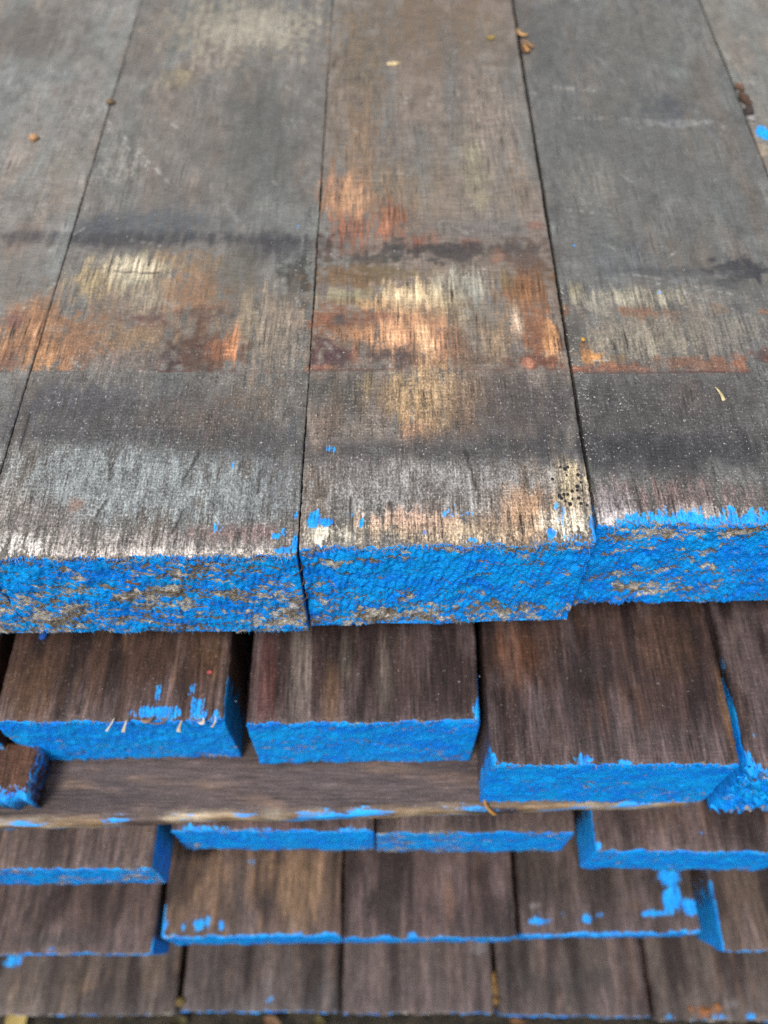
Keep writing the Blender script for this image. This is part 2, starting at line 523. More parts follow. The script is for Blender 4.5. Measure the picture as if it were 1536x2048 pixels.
# ------------------------------------------------------------------ stains and painted sheen of the top layer
H1 = 0.300
STAINS_SHEEN = [  # survey point, half sizes, colour, strength, flags ('c' = ends at the old spacer line)
 # warm underlay where the old spacer lay
 (330, 640, 300, 100, (146, 116, 94), .5, 'c'), (60, 660, 90, 90, (150, 112, 88), .5, 'c'), (870, 640, 270, 110, (152, 118, 92), .5, 'c'), (1330, 660, 240, 80, (128, 116, 102), .45, 'c'), (860, 780, 220, 60, (124, 108, 94), .45, 'f'), (850, 380, 200, 90, (132, 114, 98), .4, ''),
 # board beyond the left crack
 (60, 60, 150, 80, (98, 92, 86), .6, ''), (90, 230, 90, 90, (128, 126, 122), .5, ''), (120, 330, 60, 60, (128, 122, 108), .4, ''),
 (40, 480, 60, 40, (138, 112, 100), .4, ''), (40, 560, 70, 60, (112, 110, 104), .5, ''),
 (50, 670, 70, 75, (176, 122, 84), .85, 'cf'), (30, 640, 25, 20, (96, 66, 74), .6, 'cf'), (20, 720, 26, 26, (110, 72, 72), .6, 'c'),
 (30, 860, 60, 60, (96, 96, 100), .5, 'f'), (20, 1010, 60, 60, (150, 138, 128), .5, 'f'),
 # first whole board
 (480, 50, 190, 80, (146, 138, 120), .65, 'n'), (350, 155, 45, 25, (152, 138, 112), .5, 'n'), (300, 90, 60, 60, (116, 104, 96), .4, ''),
 (520, 270, 120, 150, (88, 89, 86), .6, ''), (360, 250, 80, 70, (120, 112, 106), .5, 'n'), (300, 390, 110, 50, (112, 106, 100), .5, ''),
 (330, 445, 180, 38, (86, 92, 98), .65, ''), (520, 440, 90, 40, (112, 112, 110), .5, ''), (190, 460, 50, 40, (82, 84, 92), .6, ''),
 (560, 495, 80, 36, (66, 64, 70), .75, ''), (260, 490, 90, 22, (84, 80, 80), .6, ''),
 (270, 545, 85, 42, (186, 172, 146), .8, 'f'), (185, 560, 55, 40, (176, 150, 112), .7, 'f'), (380, 525, 90, 30, (150, 120, 96), .6, 'n'),
 (375, 585, 85, 45, (160, 116, 86), .65, 'n'), (300, 600, 50, 30, (150, 140, 120), .5, 'f'), (470, 540, 55, 60, (96, 94, 84), .6, ''),
 (595, 560, 45, 55, (68, 66, 62), .75, 'n'), (550, 660, 75, 100, (134, 122, 108), .65, 'f'), (500, 640, 25, 70, (168, 150, 128), .55, 'f'),
 (140, 690, 90, 65, (158, 112, 84), .75, 'cn'), (90, 715, 35, 35, (196, 138, 92), .7, 'cf'), (135, 720, 14, 30, (190, 128, 80), .6, 'cf'),
 (290, 638, 60, 20, (100, 72, 70), .7, 'n'), (400, 632, 60, 18, (92, 72, 68), .6, 'n'), (400, 700, 95, 48, (100, 72, 64), .85, 'cn'), (340, 715, 28, 30, (72, 62, 66), .6, 'cn'),
 (465, 690, 18, 42, (212, 138, 80), .85, 'cf'), (430, 700, 20, 30, (168, 104, 70), .6, 'cf'), (260, 670, 60, 30, (156, 124, 98), .6, 'cn'), (230, 725, 90, 22, (116, 106, 102), .6, 'c'),
 (380, 850, 170, 60, (128, 104, 92), .5, 'n'), (160, 850, 140, 60, (84, 82, 82), .55, ''), (470, 905, 150, 40, (76, 75, 76), .6, ''),
 (200, 800, 150, 35, (98, 98, 102), .5, ''), (510, 790, 60, 40, (138, 116, 100), .4, 'n'),
 (250, 960, 290, 90, (130, 137, 138), .85, ''), (480, 985, 120, 80, (126, 133, 134), .8, ''), (150, 1010, 24, 16, (150, 112, 96), .6, 'n'),  # first two: bluish sky sheen put into the board colour
 (90, 1040, 70, 40, (128, 116, 112), .5, 'f'), (300, 1085, 320, 28, (154, 144, 138), .6, 'f'), (470, 1065, 140, 20, (122, 96, 92), .65, 'f'),
 (300, 1104, 330, 11, (194, 184, 176), .75, 'f'), (40, 1088, 60, 22, (210, 204, 196), .7, 'f'),
 # second whole board, the tan one
 (850, 60, 190, 110, (126, 104, 88), .7, ''), (720, 160, 70, 170, (122, 104, 90), .6, 'f'), (985, 240, 60, 150, (132, 118, 106), .65, 'f'),
 (905, 180, 24, 170, (104, 104, 102), .6, 'f'), (800, 300, 80, 80, (112, 104, 96), .5, 'f'), (720, 290, 50, 80, (150, 118, 94), .5, 'f'),
 (690, 395, 58, 50, (186, 128, 94), .8, 'f'), (780, 390, 60, 60, (146, 120, 98), .55, 'f'), (945, 340, 34, 90, (156, 146, 124), .55, 'f'), (1040, 380, 30, 80, (146, 122, 106), .5, 'f'),
 (700, 460, 50, 50, (160, 96, 70), .7, 'f'), (780, 445, 40, 52, (166, 100, 72), .7, 'f'), (832, 492, 22, 20, (150, 82, 60), .65, 'f'), (862, 478, 22, 20, (152, 94, 70), .45, 'f'),
 (940, 490, 20, 20, (150, 88, 66), .6, 'n'), (1072, 455, 20, 12, (160, 96, 70), .7, ''), (960, 462, 120, 24, (112, 106, 102), .75, ''),
 (648, 490, 22, 40, (82, 66, 60), .8, 'n'), (700, 510, 60, 14, (124, 92, 78), .6, 'n'), (795, 500, 26, 24, (76, 76, 74), .95, 'n'), (900, 512, 90, 24, (78, 72, 70), .9, 'n'), (730, 520, 70, 14, (80, 76, 72), .8, 'n'),
 (995, 515, 16, 18, (166, 110, 84), .6, 'n'), (1060, 515, 60, 40, (98, 80, 70), .8, 'n'),
 (700, 556, 85, 26, (128, 98, 72), .85, 'n'), (790, 548, 70, 16, (126, 108, 84), .7, 'n'),
 (690, 592, 60, 14, (160, 150, 124), .8, ''), (700, 606, 60, 10, (158, 130, 96), .7, 'f'),
 (815, 590, 70, 30, (214, 188, 140), .85, 'f'), (800, 630, 60, 50, (206, 160, 110), .8, 'f'), (760, 612, 30, 16, (208, 160, 100), .6, 'f'),
 (930, 575, 70, 36, (160, 158, 142), .75, 'f'), (945, 650, 40, 80, (116, 118, 112), .7, 'f'), (900, 620, 40, 50, (180, 160, 126), .6, 'f'),
 (1045, 585, 60, 42, (148, 96, 58), .85, 'f'), (1085, 560, 22, 40, (120, 84, 58), .7, 'n'), (1010, 560, 20, 30, (130, 110, 80), .6, 'f'),
 (670, 640, 50, 30, (140, 88, 64), .85, 'n'), (678, 642, 16, 12, (84, 82, 80), .8, 'n'), (755, 640, 40, 26, (146, 92, 74), .75, 'n'), (640, 640, 20, 20, (160, 104, 80), .6, 'n'),
 (840, 680, 100, 60, (204, 138, 90), .75, 'cf'), (720, 670, 60, 20, (196, 134, 92), .75, 'cf'), (915, 690, 30, 50, (128, 92, 74), .6, 'cf'), (985, 680, 40, 50, (150, 124, 100), .6, 'cf'),
 (665, 712, 50, 34, (88, 62, 64), .95, 'cn'), (785, 712, 68, 30, (90, 76, 72), .92, 'cn'), (712, 712, 10, 30, (150, 92, 72), .6, 'cf'), (640, 738, 30, 6, (176, 112, 84), .5, 'c'), (850, 725, 50, 20, (150, 102, 80), .6, 'cf'),
 (1070, 670, 40, 70, (150, 96, 68), .85, 'cn'), (1032, 645, 16, 30, (206, 176, 146), .75, 'cf'), (1105, 690, 18, 46, (206, 142, 78), .8, 'cf'), (1060, 725, 70, 18, (112, 66, 58), .75, 'cn'), (1058, 728, 14, 16, (206, 130, 92), .7, 'cf'), (950, 720, 50, 20, (116, 92, 80), .6, 'cn'),
 (690, 790, 80, 40, (88, 86, 80), .7, 'f'), (860, 800, 62, 80, (196, 156, 106), .8, 'f'), (790, 785, 30, 50, (180, 146, 104), .6, 'f'), (735, 775, 22, 26, (170, 142, 100), .6, 'f'), (675, 820, 20, 60, (146, 116, 98), .6, 'f'),
 (930, 830, 30, 60, (150, 110, 84), .5, 'f'), (1030, 800, 100, 60, (96, 88, 86), .6, 'f'), (840, 870, 50, 40, (160, 112, 86), .5, 'f'), (650, 850, 30, 50, (140, 112, 100), .5, 'f'),
 (850, 965, 260, 75, (134, 132, 130), .75, ''), (1020, 900, 120, 40, (92, 90, 90), .5, ''), (700, 930, 90, 50, (106, 100, 98), .5, 'f'),
 (900, 1064, 260, 28, (198, 170, 144), .8, 'f'), (660, 1070, 60, 22, (200, 192, 172), .8, 'f'), (1060, 1030, 60, 60, (196, 148, 112), .8, 'f'), (820, 1045, 90, 26, (206, 164, 134), .7, 'f'),
 (1145, 990, 40, 60, (206, 186, 140), .9, 'f'), (1125, 1050, 60, 34, (220, 208, 182), .85, 'f'), (1100, 960, 26, 30, (150, 146, 140), .5, 'f'), (980, 1050, 60, 24, (150, 120, 104), .5, 'f'),
 # third board, the grey one
 (1220, 250, 200, 240, (96, 97, 95), .6, ''), (1080, 90, 60, 100, (84, 86, 86), .5, ''), (1290, 60, 120, 70, (106, 104, 98), .5, ''), (1350, 245, 90, 9, (146, 146, 144), .55, 'n'),
 (1330, 215, 44, 36, (80, 83, 90), .6, 'n'), (1150, 175, 50, 8, (132, 130, 126), .4, 'n'), (1190, 365, 60, 50, (122, 118, 110), .6, ''), (1310, 310, 80, 50, (100, 100, 98), .5, ''), (1420, 330, 70, 60, (104, 102, 98), .5, ''), (1270, 495, 26, 22, (82, 84, 88), .6, 'n'),
 (1240, 520, 120, 40, (100, 102, 104), .6, ''), (1480, 535, 70, 24, (60, 60, 66), .8, 'n'), (1450, 560, 36, 16, (64, 62, 64), .7, 'n'), (1400, 560, 70, 30, (104, 106, 106), .5, ''),
 (1280, 592, 120, 20, (158, 150, 128), .75, 'f'), (1150, 580, 22, 24, (150, 140, 116), .6, 'f'), (1135, 615, 12, 14, (152, 104, 76), .75, 'n'), (1190, 600, 40, 26, (146, 140, 126), .5, 'f'), (1280, 622, 46, 16, (146, 104, 84), .85, 'n'), (1350, 630, 26, 12, (134, 104, 90), .6, 'n'), (1440, 615, 20, 14, (138, 112, 94), .5, 'n'), (1528, 620, 14, 8, (168, 110, 80), .7, 'n'),
 (1150, 665, 26, 40, (72, 74, 74), .7, ''), (1280, 675, 110, 44, (142, 133, 114), .7, 'f'), (1340, 700, 20, 40, (92, 90, 84), .5, 'f'), (1470, 660, 90, 40, (120, 116, 108), .5, 'f'),
 (1182, 712, 26, 14, (214, 146, 62), .9, 'cn'), (1170, 700, 12, 24, (150, 98, 60), .6, 'cn'), (1240, 716, 30, 10, (150, 116, 78), .6, 'cn'), (1230, 735, 110, 9, (170, 104, 74), .85, 'cn'), (1420, 728, 120, 20, (142, 98, 80), .8, 'cn'), (1480, 725, 18, 18, (166, 104, 80), .7, 'cn'), (1530, 712, 34, 26, (112, 74, 72), .8, 'cn'),
 (1300, 800, 220, 70, (92, 88, 86), .65, ''), (1190, 790, 40, 40, (76, 74, 76), .6, ''), (1330, 900, 260, 36, (76, 76, 79), .75, ''), (1380, 800, 40, 50, (116, 96, 88), .5, 'f'), (1450, 850, 80, 30, (104, 102, 104), .5, ''),
 (1360, 1000, 240, 50, (116, 96, 92), .7, 'f'), (1220, 1010, 60, 40, (140, 134, 136), .6, 'f'), (1420, 1030, 160, 22, (176, 164, 158), .75, 'f'), (1240, 1036, 60, 16, (190, 182, 180), .7, 'f'),
 # smoky bands that cross every board
 (300, 478, 340, 16, (62, 62, 66), .6, ''), (900, 500, 200, 12, (64, 60, 60), .5, ''), (1340, 540, 230, 12, (70, 72, 76), .45, ''), (60, 470, 90, 14, (72, 74, 80), .5, ''),
 (120, 810, 200, 60, (80, 79, 82), .65, ''), (400, 830, 220, 70, (82, 79, 78), .5, ''), (480, 880, 150, 40, (70, 70, 72), .5, ''), (1000, 830, 170, 80, (80, 75, 74), .6, ''), (680, 800, 100, 60, (82, 80, 76), .5, ''), (850, 900, 280, 34, (76, 74, 74), .55, ''), (1340, 840, 260, 80, (74, 72, 72), .65, ''), (1330, 905, 260, 40, (60, 60, 64), .6, ''),
 (250, 868, 330, 22, (70, 69, 72), .5, ''), (860, 905, 280, 22, (78, 76, 77), .5, ''), (1360, 892, 260, 26, (62, 62, 66), .6, ''), (560, 930, 60, 100, (84, 86, 90), .5, ''),
 (820, 600, 60, 24, (228, 200, 150), .7, 'f'), (790, 680, 50, 30, (214, 156, 104), .7, 'f'), (850, 690, 26, 50, (210, 168, 118), .6, 'f'), (862, 786, 34, 52, (204, 166, 118), .5, 'f'), (780, 800, 60, 40, (160, 126, 96), .4, 'f'), (930, 790, 60, 50, (150, 118, 92), .4, 'f'), (265, 540, 60, 26, (206, 190, 160), .6, 'f'),
 (700, 400, 40, 40, (196, 148, 112), .6, 'f'), (120, 150, 90, 12, (120, 126, 126), .5, 'n'), (240, 330, 60, 40, (140, 136, 128), .5, 'n'), (520, 60, 120, 40, (164, 156, 138), .55, 'n'), (420, 130, 50, 20, (150, 138, 124), .5, 'n'),
 # board at the far right
 (1480, 60, 80, 60, (120, 114, 104), .5, ''), (1510, 180, 50, 80, (126, 122, 114), .5, ''), (1528, 300, 16, 16, (176, 156, 140), .7, 'n'),
]
PAINT1 = [  # blue specks and runs on the top layer: survey point, half sizes, strength
 (628, 1040, 13, 17, 1.0), (650, 1047, 18, 8, .95), (700, 1034, 9, 12, .45), (723, 1050, 7, 9, .9), (894, 1032, 20, 9, .5), (930, 1030, 14, 7, .45), (905, 1015, 6, 10, .4),
 (848, 1068, 7, 5, .7), (945, 1082, 9, 5, .8), (1102, 1070, 9, 12, .95), (1122, 1030, 9, 24, .5), (1112, 1018, 5, 10, .45), (1150, 1075, 20, 8, .6), (1192, 1072, 9, 17, 1.0), (1182, 1050, 6, 18, .8),
 (662, 901, 10, 6, .6), (552, 1073, 9, 7, .85), (568, 1063, 6, 10, .8), (590, 1085, 6, 24, .95), (592, 1030, 4, 10, .7), (436, 1056, 12, 12, .45), (570, 1100, 20, 7, .9), (466, 930, 6, 6, .4), (356, 922, 6, 5, .35), (500, 1090, 5, 4, .5),
 (592, 452, 6, 5, .45), (140, 428, 8, 6, .4), (1151, 489, 4, 3, .6), (1357, 558, 5, 3, .6), (1316, 583, 8, 3, .35),
 (1526, 266, 12, 13, 1.0),
]
_r = np.random.default_rng(77)
SCRATCHES = [(215, 240, 345, 372, .7), (225, 262, 300, 340, .6), (330, 240, 358, 258, .6), (196, 325, 204, 336, .8), (1110, 172, 1190, 180, .6), (1130, 418, 1230, 428, .5), (1200, 232, 1260, 236, .5), (260, 480, 360, 500, .4), (1260, 545, 1536, 600, .35), (1300, 560, 1536, 640, .3)]
for _i in range(70):
    _u, _v, _l, _a = _r.uniform(0, 1500), _r.uniform(20, 720), _r.uniform(20, 110), _r.choice([0.75, 0.55, -0.5, 0.1]) + _r.normal(0, 0.12)
    SCRATCHES.append((_u, _v, _u + _l * math.cos(_a), _v + _l * math.sin(_a), _r.uniform(0.15, 0.45)))
CHECKS = [((398, 905), (385, 930), (370, 955), (366, 975)), ((366, 1020), (356, 1045), (345, 1065)), ((214, 1000), (200, 1020), (193, 1032)), ((1104, 632), (1116, 668), (1128, 706)),
          ((520, 940), (515, 985)), ((930, 905), (952, 980)), ((700, 1000), (704, 1060)), ((1280, 1000), (1288, 1036)), ((1340, 985), (1352, 1030)), ((672, 1060), (668, 1085)), ((60, 830), (40, 900)), ((780, 1010), (784, 1050)), ((230, 542), (300, 548), (320, 546))]
def local(u, v, ru, rv):
    p = on(u, v, H1)
    rx = on(u + ru, v, H1).x - p.x
    ry = abs(on(u, v - rv, H1).y - on(u, v + rv, H1).y) / 2
    return p.x, p.y, rx, ry
Y_LINE = on(768, 743, H1).y       # where the edge of a long-gone spacer left its mark

SATUR = 0.78
def top_colour(base, seed):
    def fn(wX, wY, SX, YY, SZ, topw):
        shp = wX.shape
        x, y = wX.ravel(), wY.ravel()
        n1 = fbm(x * 90, y * 45, seed + 3, 5)
        n2 = fbm(x * 420, y * 130, seed + 4, 4)
        n3 = fbm(x * 1100, y * 60, seed + 5, 3)
        n4 = fbm(x * 300, y * 300, seed + 6, 4)
        c = np.repeat(lin(base)[None], len(x), 0)
        h1, h2 = fbm(x * 60, y * 16, seed + 71, 5), fbm(x * 85 + 9, y * 20, seed + 72, 5)
        h3 = fbm(x * 200, y * 120, seed + 73, 4)
        w1, w2 = 0.55 * sm(0.46, 0.70, h1), 0.5 * sm(0.50, 0.72, h2)
        lum = c.mean(1, keepdims=True) / lin((112, 112, 112)).mean()
        c = c * (1 - w1[:, None]) + lin((112, 117, 116))[None] * lum * w1[:, None]
        c = c * (1 - w2[:, None]) + lin((124, 112, 102))[None] * lum * w2[:, None]
        c = c * (0.50 + 0.50 * n1 + 0.66 * h3)[:, None] * 1.16
        num, cov = np.zeros_like(c), np.zeros(len(x))
        fi = 0.16 + 0.14 * sm(Y_LINE + 0.03, Y_LINE - 0.01, y) + 0.10 * sm(Y_LINE - 0.05, Y_LINE - 0.09, y) + 0.25 * sm(0.48, 0.7, n1)
        gr = 0.30 + 0.48 * sm(Y_LINE + 0.06, Y_LINE - 0.04, y)
        fi = np.broadcast_to(fi, x.shape).copy()
        for (u, v, ru, rv, cc, st, fl) in STAINS_SHEEN:
            px, py, rx, ry = local(u, v, ru, rv)
            near = (np.abs(x - px) < rx * 2) & (np.abs(y - py) < ry * 2)
            if not near.any():
                continue
            xx, yy = x[near], y[near]
            d = np.sqrt(((xx - px) / rx) ** 2 + ((yy - py) / ry) ** 2)
            if 'n' in fl:
                d = d + (n4[near] - 0.5) * 1.7 + (n2[near] - 0.5) * 0.6
                w = 1 - sm(0.35, 1.2, d)
            elif 'f' in fl:
                d = d + (n3[near] - 0.5) * 1.3 + (n2[near] - 0.5) * 0.8
                w = 1 - sm(0.25, 1.3, d)
            else:
                d = d + (n2[near] - 0.5) * 0.9 + (n1[near] - 0.5) * 0.7
                w = 1 - sm(0.15, 1.45, d)
            if 'c' in fl:
                w = w * sm(Y_LINE - 0.0004, Y_LINE + 0.0006, yy)
            w = w * st
            jit = (0.85 + 0.3 * n4[near])[:, None]
            lc = lin(cc)
            lc = lc * SATUR + lc.mean() * (1 - SATUR)
            if cc[0] - cc[2] > 30 and cc[0] < 204:          # rust is a deep brown, not pink
                lc = lc * np.array([0.84, 0.86, 0.78])
            num[near] = num[near] * (1 - w[:, None]) + lc[None] * jit * w[:, None]
            cov[near] = cov[near] * (1 - w) + w
            if 'f' in fl:
                fi[near] = np.maximum(fi[near], 1.05 * w)
        for line in CHECKS:
            pts = [on(u, v, H1) for u, v in line]
            for a, b in zip(pts[:-1], pts[1:]):
                bx, by = b.x - a.x, b.y - a.y
                tt = np.clip(((x - a.x) * bx + (y - a.y) * by) / (bx * bx + by * by), 0, 1)
                d = np.hypot(x - a.x - tt * bx, y - a.y - tt * by) + (n2 - 0.5) * 0.0006
                w = 0.85 * (1 - sm(0.0002, 0.0010, d))
                num = num * (1 - w[:, None]) + lin((40, 34, 32))[None] * w[:, None]
                cov = cov * (1 - w) + w
        for (u0, v0, u1, v1, st) in SCRATCHES:
            a, b = on(u0, v0, H1), on(u1, v1, H1)
            bx, by = b.x - a.x, b.y - a.y
            tt = np.clip(((x - a.x) * bx + (y - a.y) * by) / (bx * bx + by * by), 0, 1)
            d = np.hypot(x - a.x - tt * bx, y - a.y - tt * by)
            w = st * (1 - sm(0.0002, 0.0011, d)) * sm(0.35, 0.6, n2)
            num = num * (1 - w[:, None]) + lin((168, 166, 160))[None] * w[:, None]
            cov = cov * (1 - w) + w
        # the spacer's edge line: a thin rusty trace
        ln = np.exp(-((y - Y_LINE) / 0.0005) ** 2) * sm(0.35, 0.6, fbm(x * 60, y * 0, seed + 9, 3))
        num = num * (1 - 0.7 * ln[:, None]) + lin((92, 54, 48))[None] * 0.7 * ln[:, None]
        cov = cov * (1 - 0.7 * ln) + 0.7 * ln
        # a slight tone step at the line
        c = c * (1 - 0.08 * sm(Y_LINE + 0.0004, Y_LINE - 0.0004, y))[:, None]
        # sides are plain dark brown
        tw = topw.ravel()[:, None]
        c = c * tw + lin((62, 50, 44))[None] * (1 - tw)
        cs = num / np.maximum(cov, 1e-3)[:, None]
        bs = np.concatenate([c, (cov * tw[:, 0])[:, None]], 1)
        gr = np.broadcast_to(gr, x.shape)
        m = np.stack([0 * x, fi, gr], 1)
        return cs.reshape(*shp, 3), m.reshape(*shp, 3), bs.reshape(*shp, 4)
    return fn

def top_paint(seed, lip=None):
    def fn(wX, wY, SX, YY, SZ, topw):
        x, y = wX.ravel(), wY.ravel()
        n3 = fbm(x * 900, y * 110, seed + 5, 3)
        n4 = fbm(x * 500, y * 500, seed + 6, 3)
        p = np.zeros_like(x)
        for (u, v, ru, rv, st) in PAINT1:
            px, py, rx, ry = local(u, v, ru, rv)
            near = (np.abs(x - px) < rx * 2.5) & (np.abs(y - py) < ry * 2.5)
            if near.any():
                d = np.sqrt(((x[near] - px) / rx) ** 2 + ((y[near] - py) / ry) ** 2)
                d = d + (n4[near] - 0.5) * 0.8 + (n3[near] - 0.5) * 0.5
                p[near] = np.maximum(p[near], st * (1 - sm(0.55, 1.5, d)))
        yy = YY.ravel()
        if lip is not None:
            p = np.maximum(p, lip(x, yy, n3, n4))
        side = (1 - topw.ravel())
        p = np.maximum(p, side * (1 - sm(0.004, 0.03, yy + (n4 - 0.5) * 0.03)) * 0.8)
        return p.reshape(wX.shape)
    return fn

def end_pattern(seed, cover, ang, low=0.0, freq=250, stretch=2.6, amp=1.7, spots=()):
    """paint cover on an end: higher = more paint left; flakes drawn out along the saw direction"""
    ca, sa = math.cos(ang), math.sin(ang)
    def fn(S, Z, s, q):
        a = S * ca + Z * sa
        b = -S * sa + Z * ca
        n = fbm(a * freq / stretch + seed, b * freq + seed, seed + 61, 4)
        n2 = fbm(a * freq * 2.6 / stretch, b * freq * 2.2, seed + 62, 4)
        n3 = fbm(a * 620 / 1.6, b * 620, seed + 63, 3)
        cl = fbm(S * 30 + seed, Z * 40, seed + 64, 3)
        p = cover + (n - 0.5) * amp * 0.75 + (n2 - 0.5) * amp * 0.8 + (n3 - 0.5) * 0.7 - low * sm(0.45, 1.0, q)
        p = p - 0.22 * sm(0.52, 0.72, cl) + 0.12 * sm(0.5, 0.35, cl)
        # the saw tore the lower and upper lips: paint thin there
        p = p - 0.25 * sm(0.10, 0.0, q) * sm(0.4, 0.6, n2) - 0.3 * sm(0.9, 1.0, q) * sm(0.45, 0.6, n)
        for (ps, pq, rs_, rq, st) in spots:
            d = np.sqrt(((s - ps) / rs_) ** 2 + ((q - pq) / rq) ** 2) + (n2 - 0.5) * 1.2
            p = p - st * (1 - sm(0.5, 1.1, d))
        return p
    return fn

G1 = 'planks of the top layer'
T1 = 0.071
fine_top = dict(h=H1, r=0.0008, wave=0.0005, t=T1, fine=0.00115, reach=0.42, L=1.25, group=G1, endres=0.00055)
plank('weathered grey top plank, left of the whole left plank, cut off by the picture edge',
      FL=(-640, 1114), FR=(-52.5, 1114), colour=top_colour((116, 113, 109), 10), paint=top_paint(10), seed=11,
      endpaint=end_pattern(11, 0.56, -0.1, 0.1), fib=120, lowfib=140, **{**fine_top, 'fine': 0.0016})
plank('grey top plank with heavily flaked blue end, leftmost whole plank of the top layer',
      FL=(-50, 1113), FR=(594.5, 1107), colour=top_colour((104, 101, 97), 20), paint=top_paint(20), seed=21,
      endpaint=end_pattern(21, 0.80, -0.42, 0.22, stretch=2.2, spots=((0.14, 0.72, 0.12, 0.24, 0.5), (0.24, 0.35, 0.14, 0.12, 0.25), (0.62, 0.16, 0.14, 0.12, 0.35), (0.48, 0.50, 0.16, 0.16, 0.35), (0.78, 0.45, 0.12, 0.1, 0.3), (0.9, 0.85, 0.14, 0.1, 0.4))),
      fib=480, lowfib=260, jag=0.0012, fiblen=(0.001, 0.0036), **fine_top)
P2 = plank('tan and rust stained top plank with blue end, in the middle of the top layer',
      FL=(597, 1096), FR=(1194, 1080), colour=top_colour((112, 103, 96), 30), paint=top_paint(30), seed=31,
      endpaint=end_pattern(31, 0.98, -0.2, 0.24, stretch=1.8, spots=((0.26, 0.86, 0.12, 0.12, 0.8), (0.44, 0.88, 0.1, 0.1, 0.5), (0.14, 0.14, 0.14, 0.06, 0.5), (0.34, 0.12, 0.1, 0.06, 0.6), (0.66, 0.05, 0.4, 0.05, 0.5), (0.78, 0.8, 0.16, 0.14, 0.35))),
      fib=520, lowfib=140, jag=0.0014, fiblen=(0.001, 0.0042), **{**fine_top, 'h': H1 - 0.0012})
plank('smooth grey top plank with blue paint curling over its edge, right of the tan plank',
      FL=(1196.5, 1048), FR=(1806, 1040), colour=top_colour((94, 94, 92), 40), seed=41,
      paint=top_paint(40, lip=lambda x, yy, n3, n4: np.where(x > on(1232, 1045, H1).x, 1 - sm(0.0015, 0.0075, yy + (n3 - 0.5) * 0.010 + (n4 - 0.5) * 0.006), 0)),
      endpaint=end_pattern(41, 0.96, 0.34, 0.12, stretch=2.6, spots=((0.30, 0.80, 0.14, 0.09, 0.7), (0.5, 0.55, 0.12, 0.08, 0.5), (0.2, 0.10, 0.5, 0.09, 0.5), (0.36, 0.4, 0.08, 0.07, 0.4))),
      fib=420, lowfib=120, jag=0.0015, **{**fine_top, 'h': H1 + 0.0006})
plank('grey top plank at the right edge with a bright blue paint drop',
      FL=(1813, 1044), FR=(2400, 1040), colour=top_colour((112, 110, 105), 50), paint=top_paint(50), seed=51,
      endpaint=end_pattern(51, 0.8, 0.2), fib=0, **{**fine_top, 'fine': 0.002})

# ------------------------------------------------------------------ lower layers
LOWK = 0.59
def low_colour(seed, base=(98, 72, 66), dark=(46, 34, 33), light=(132, 104, 82), grey=(124, 112, 110), kx=70, ls=0.45, blobs=(), h=0.43, axis='Y', tip=0.35, fibre=0.8):
    def fn(wX, wY, SX, YY, SZ, topw):
        shp = wX.shape
        x, y = wX.ravel(), wY.ravel()
        if axis == 'X':
            x, y = y, x
        n1 = fbm(x * kx * 1.6, y * 7, seed + 1, 5)
        n2 = fbm(x * kx * 6, y * 14, seed + 2, 4)
        n3 = fbm(x * 90, y * 26, seed + 3, 5)
        c = np.repeat(lin(base)[None], len(x), 0)
        def mixin(cc, w):
            nonlocal c
            c = c * (1 - w[:, None]) + lin(cc)[None] * w[:, None]
        mixin(dark, 0.85 * sm(0.54, 0.40, n1))
        mixin(light, ls * sm(0.50, 0.66, n2) * sm(0.40, 0.6, n3))
        mixin(grey, 0.5 * sm(0.5, 0.68, n3))
        yy = YY.ravel()
        mixin(grey, tip * sm(0.035, 0.0, yy + (n2 - 0.5) * 0.03) * sm(0.35, 0.6, n2))
        for (u, v, ru, rv, cc, st) in blobs:
            p = on(u, v, h)
            rx = on(u + ru, v, h).x - p.x
            ry = abs(on(u, v - rv, h).y - on(u, v + rv, h).y) / 2
            wx_, wy_ = wX.ravel(), wY.ravel()
            d = np.sqrt(((wx_ - p.x) / rx) ** 2 + ((wy_ - p.y) / ry) ** 2) + (n2 - 0.5) * 1.4
            mixin(cc, st * (1 - sm(0.4, 1.15, d)))
        m = np.stack([0 * x, np.full_like(x, fibre), np.full_like(x, 0.28)], 1)
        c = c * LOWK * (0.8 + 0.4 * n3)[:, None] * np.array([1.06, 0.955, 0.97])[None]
        bs = np.concatenate([c, np.zeros((len(x), 1))], 1)
        return c.reshape(*shp, 3), m.reshape(*shp, 3), bs.reshape(*shp, 4)
    return fn

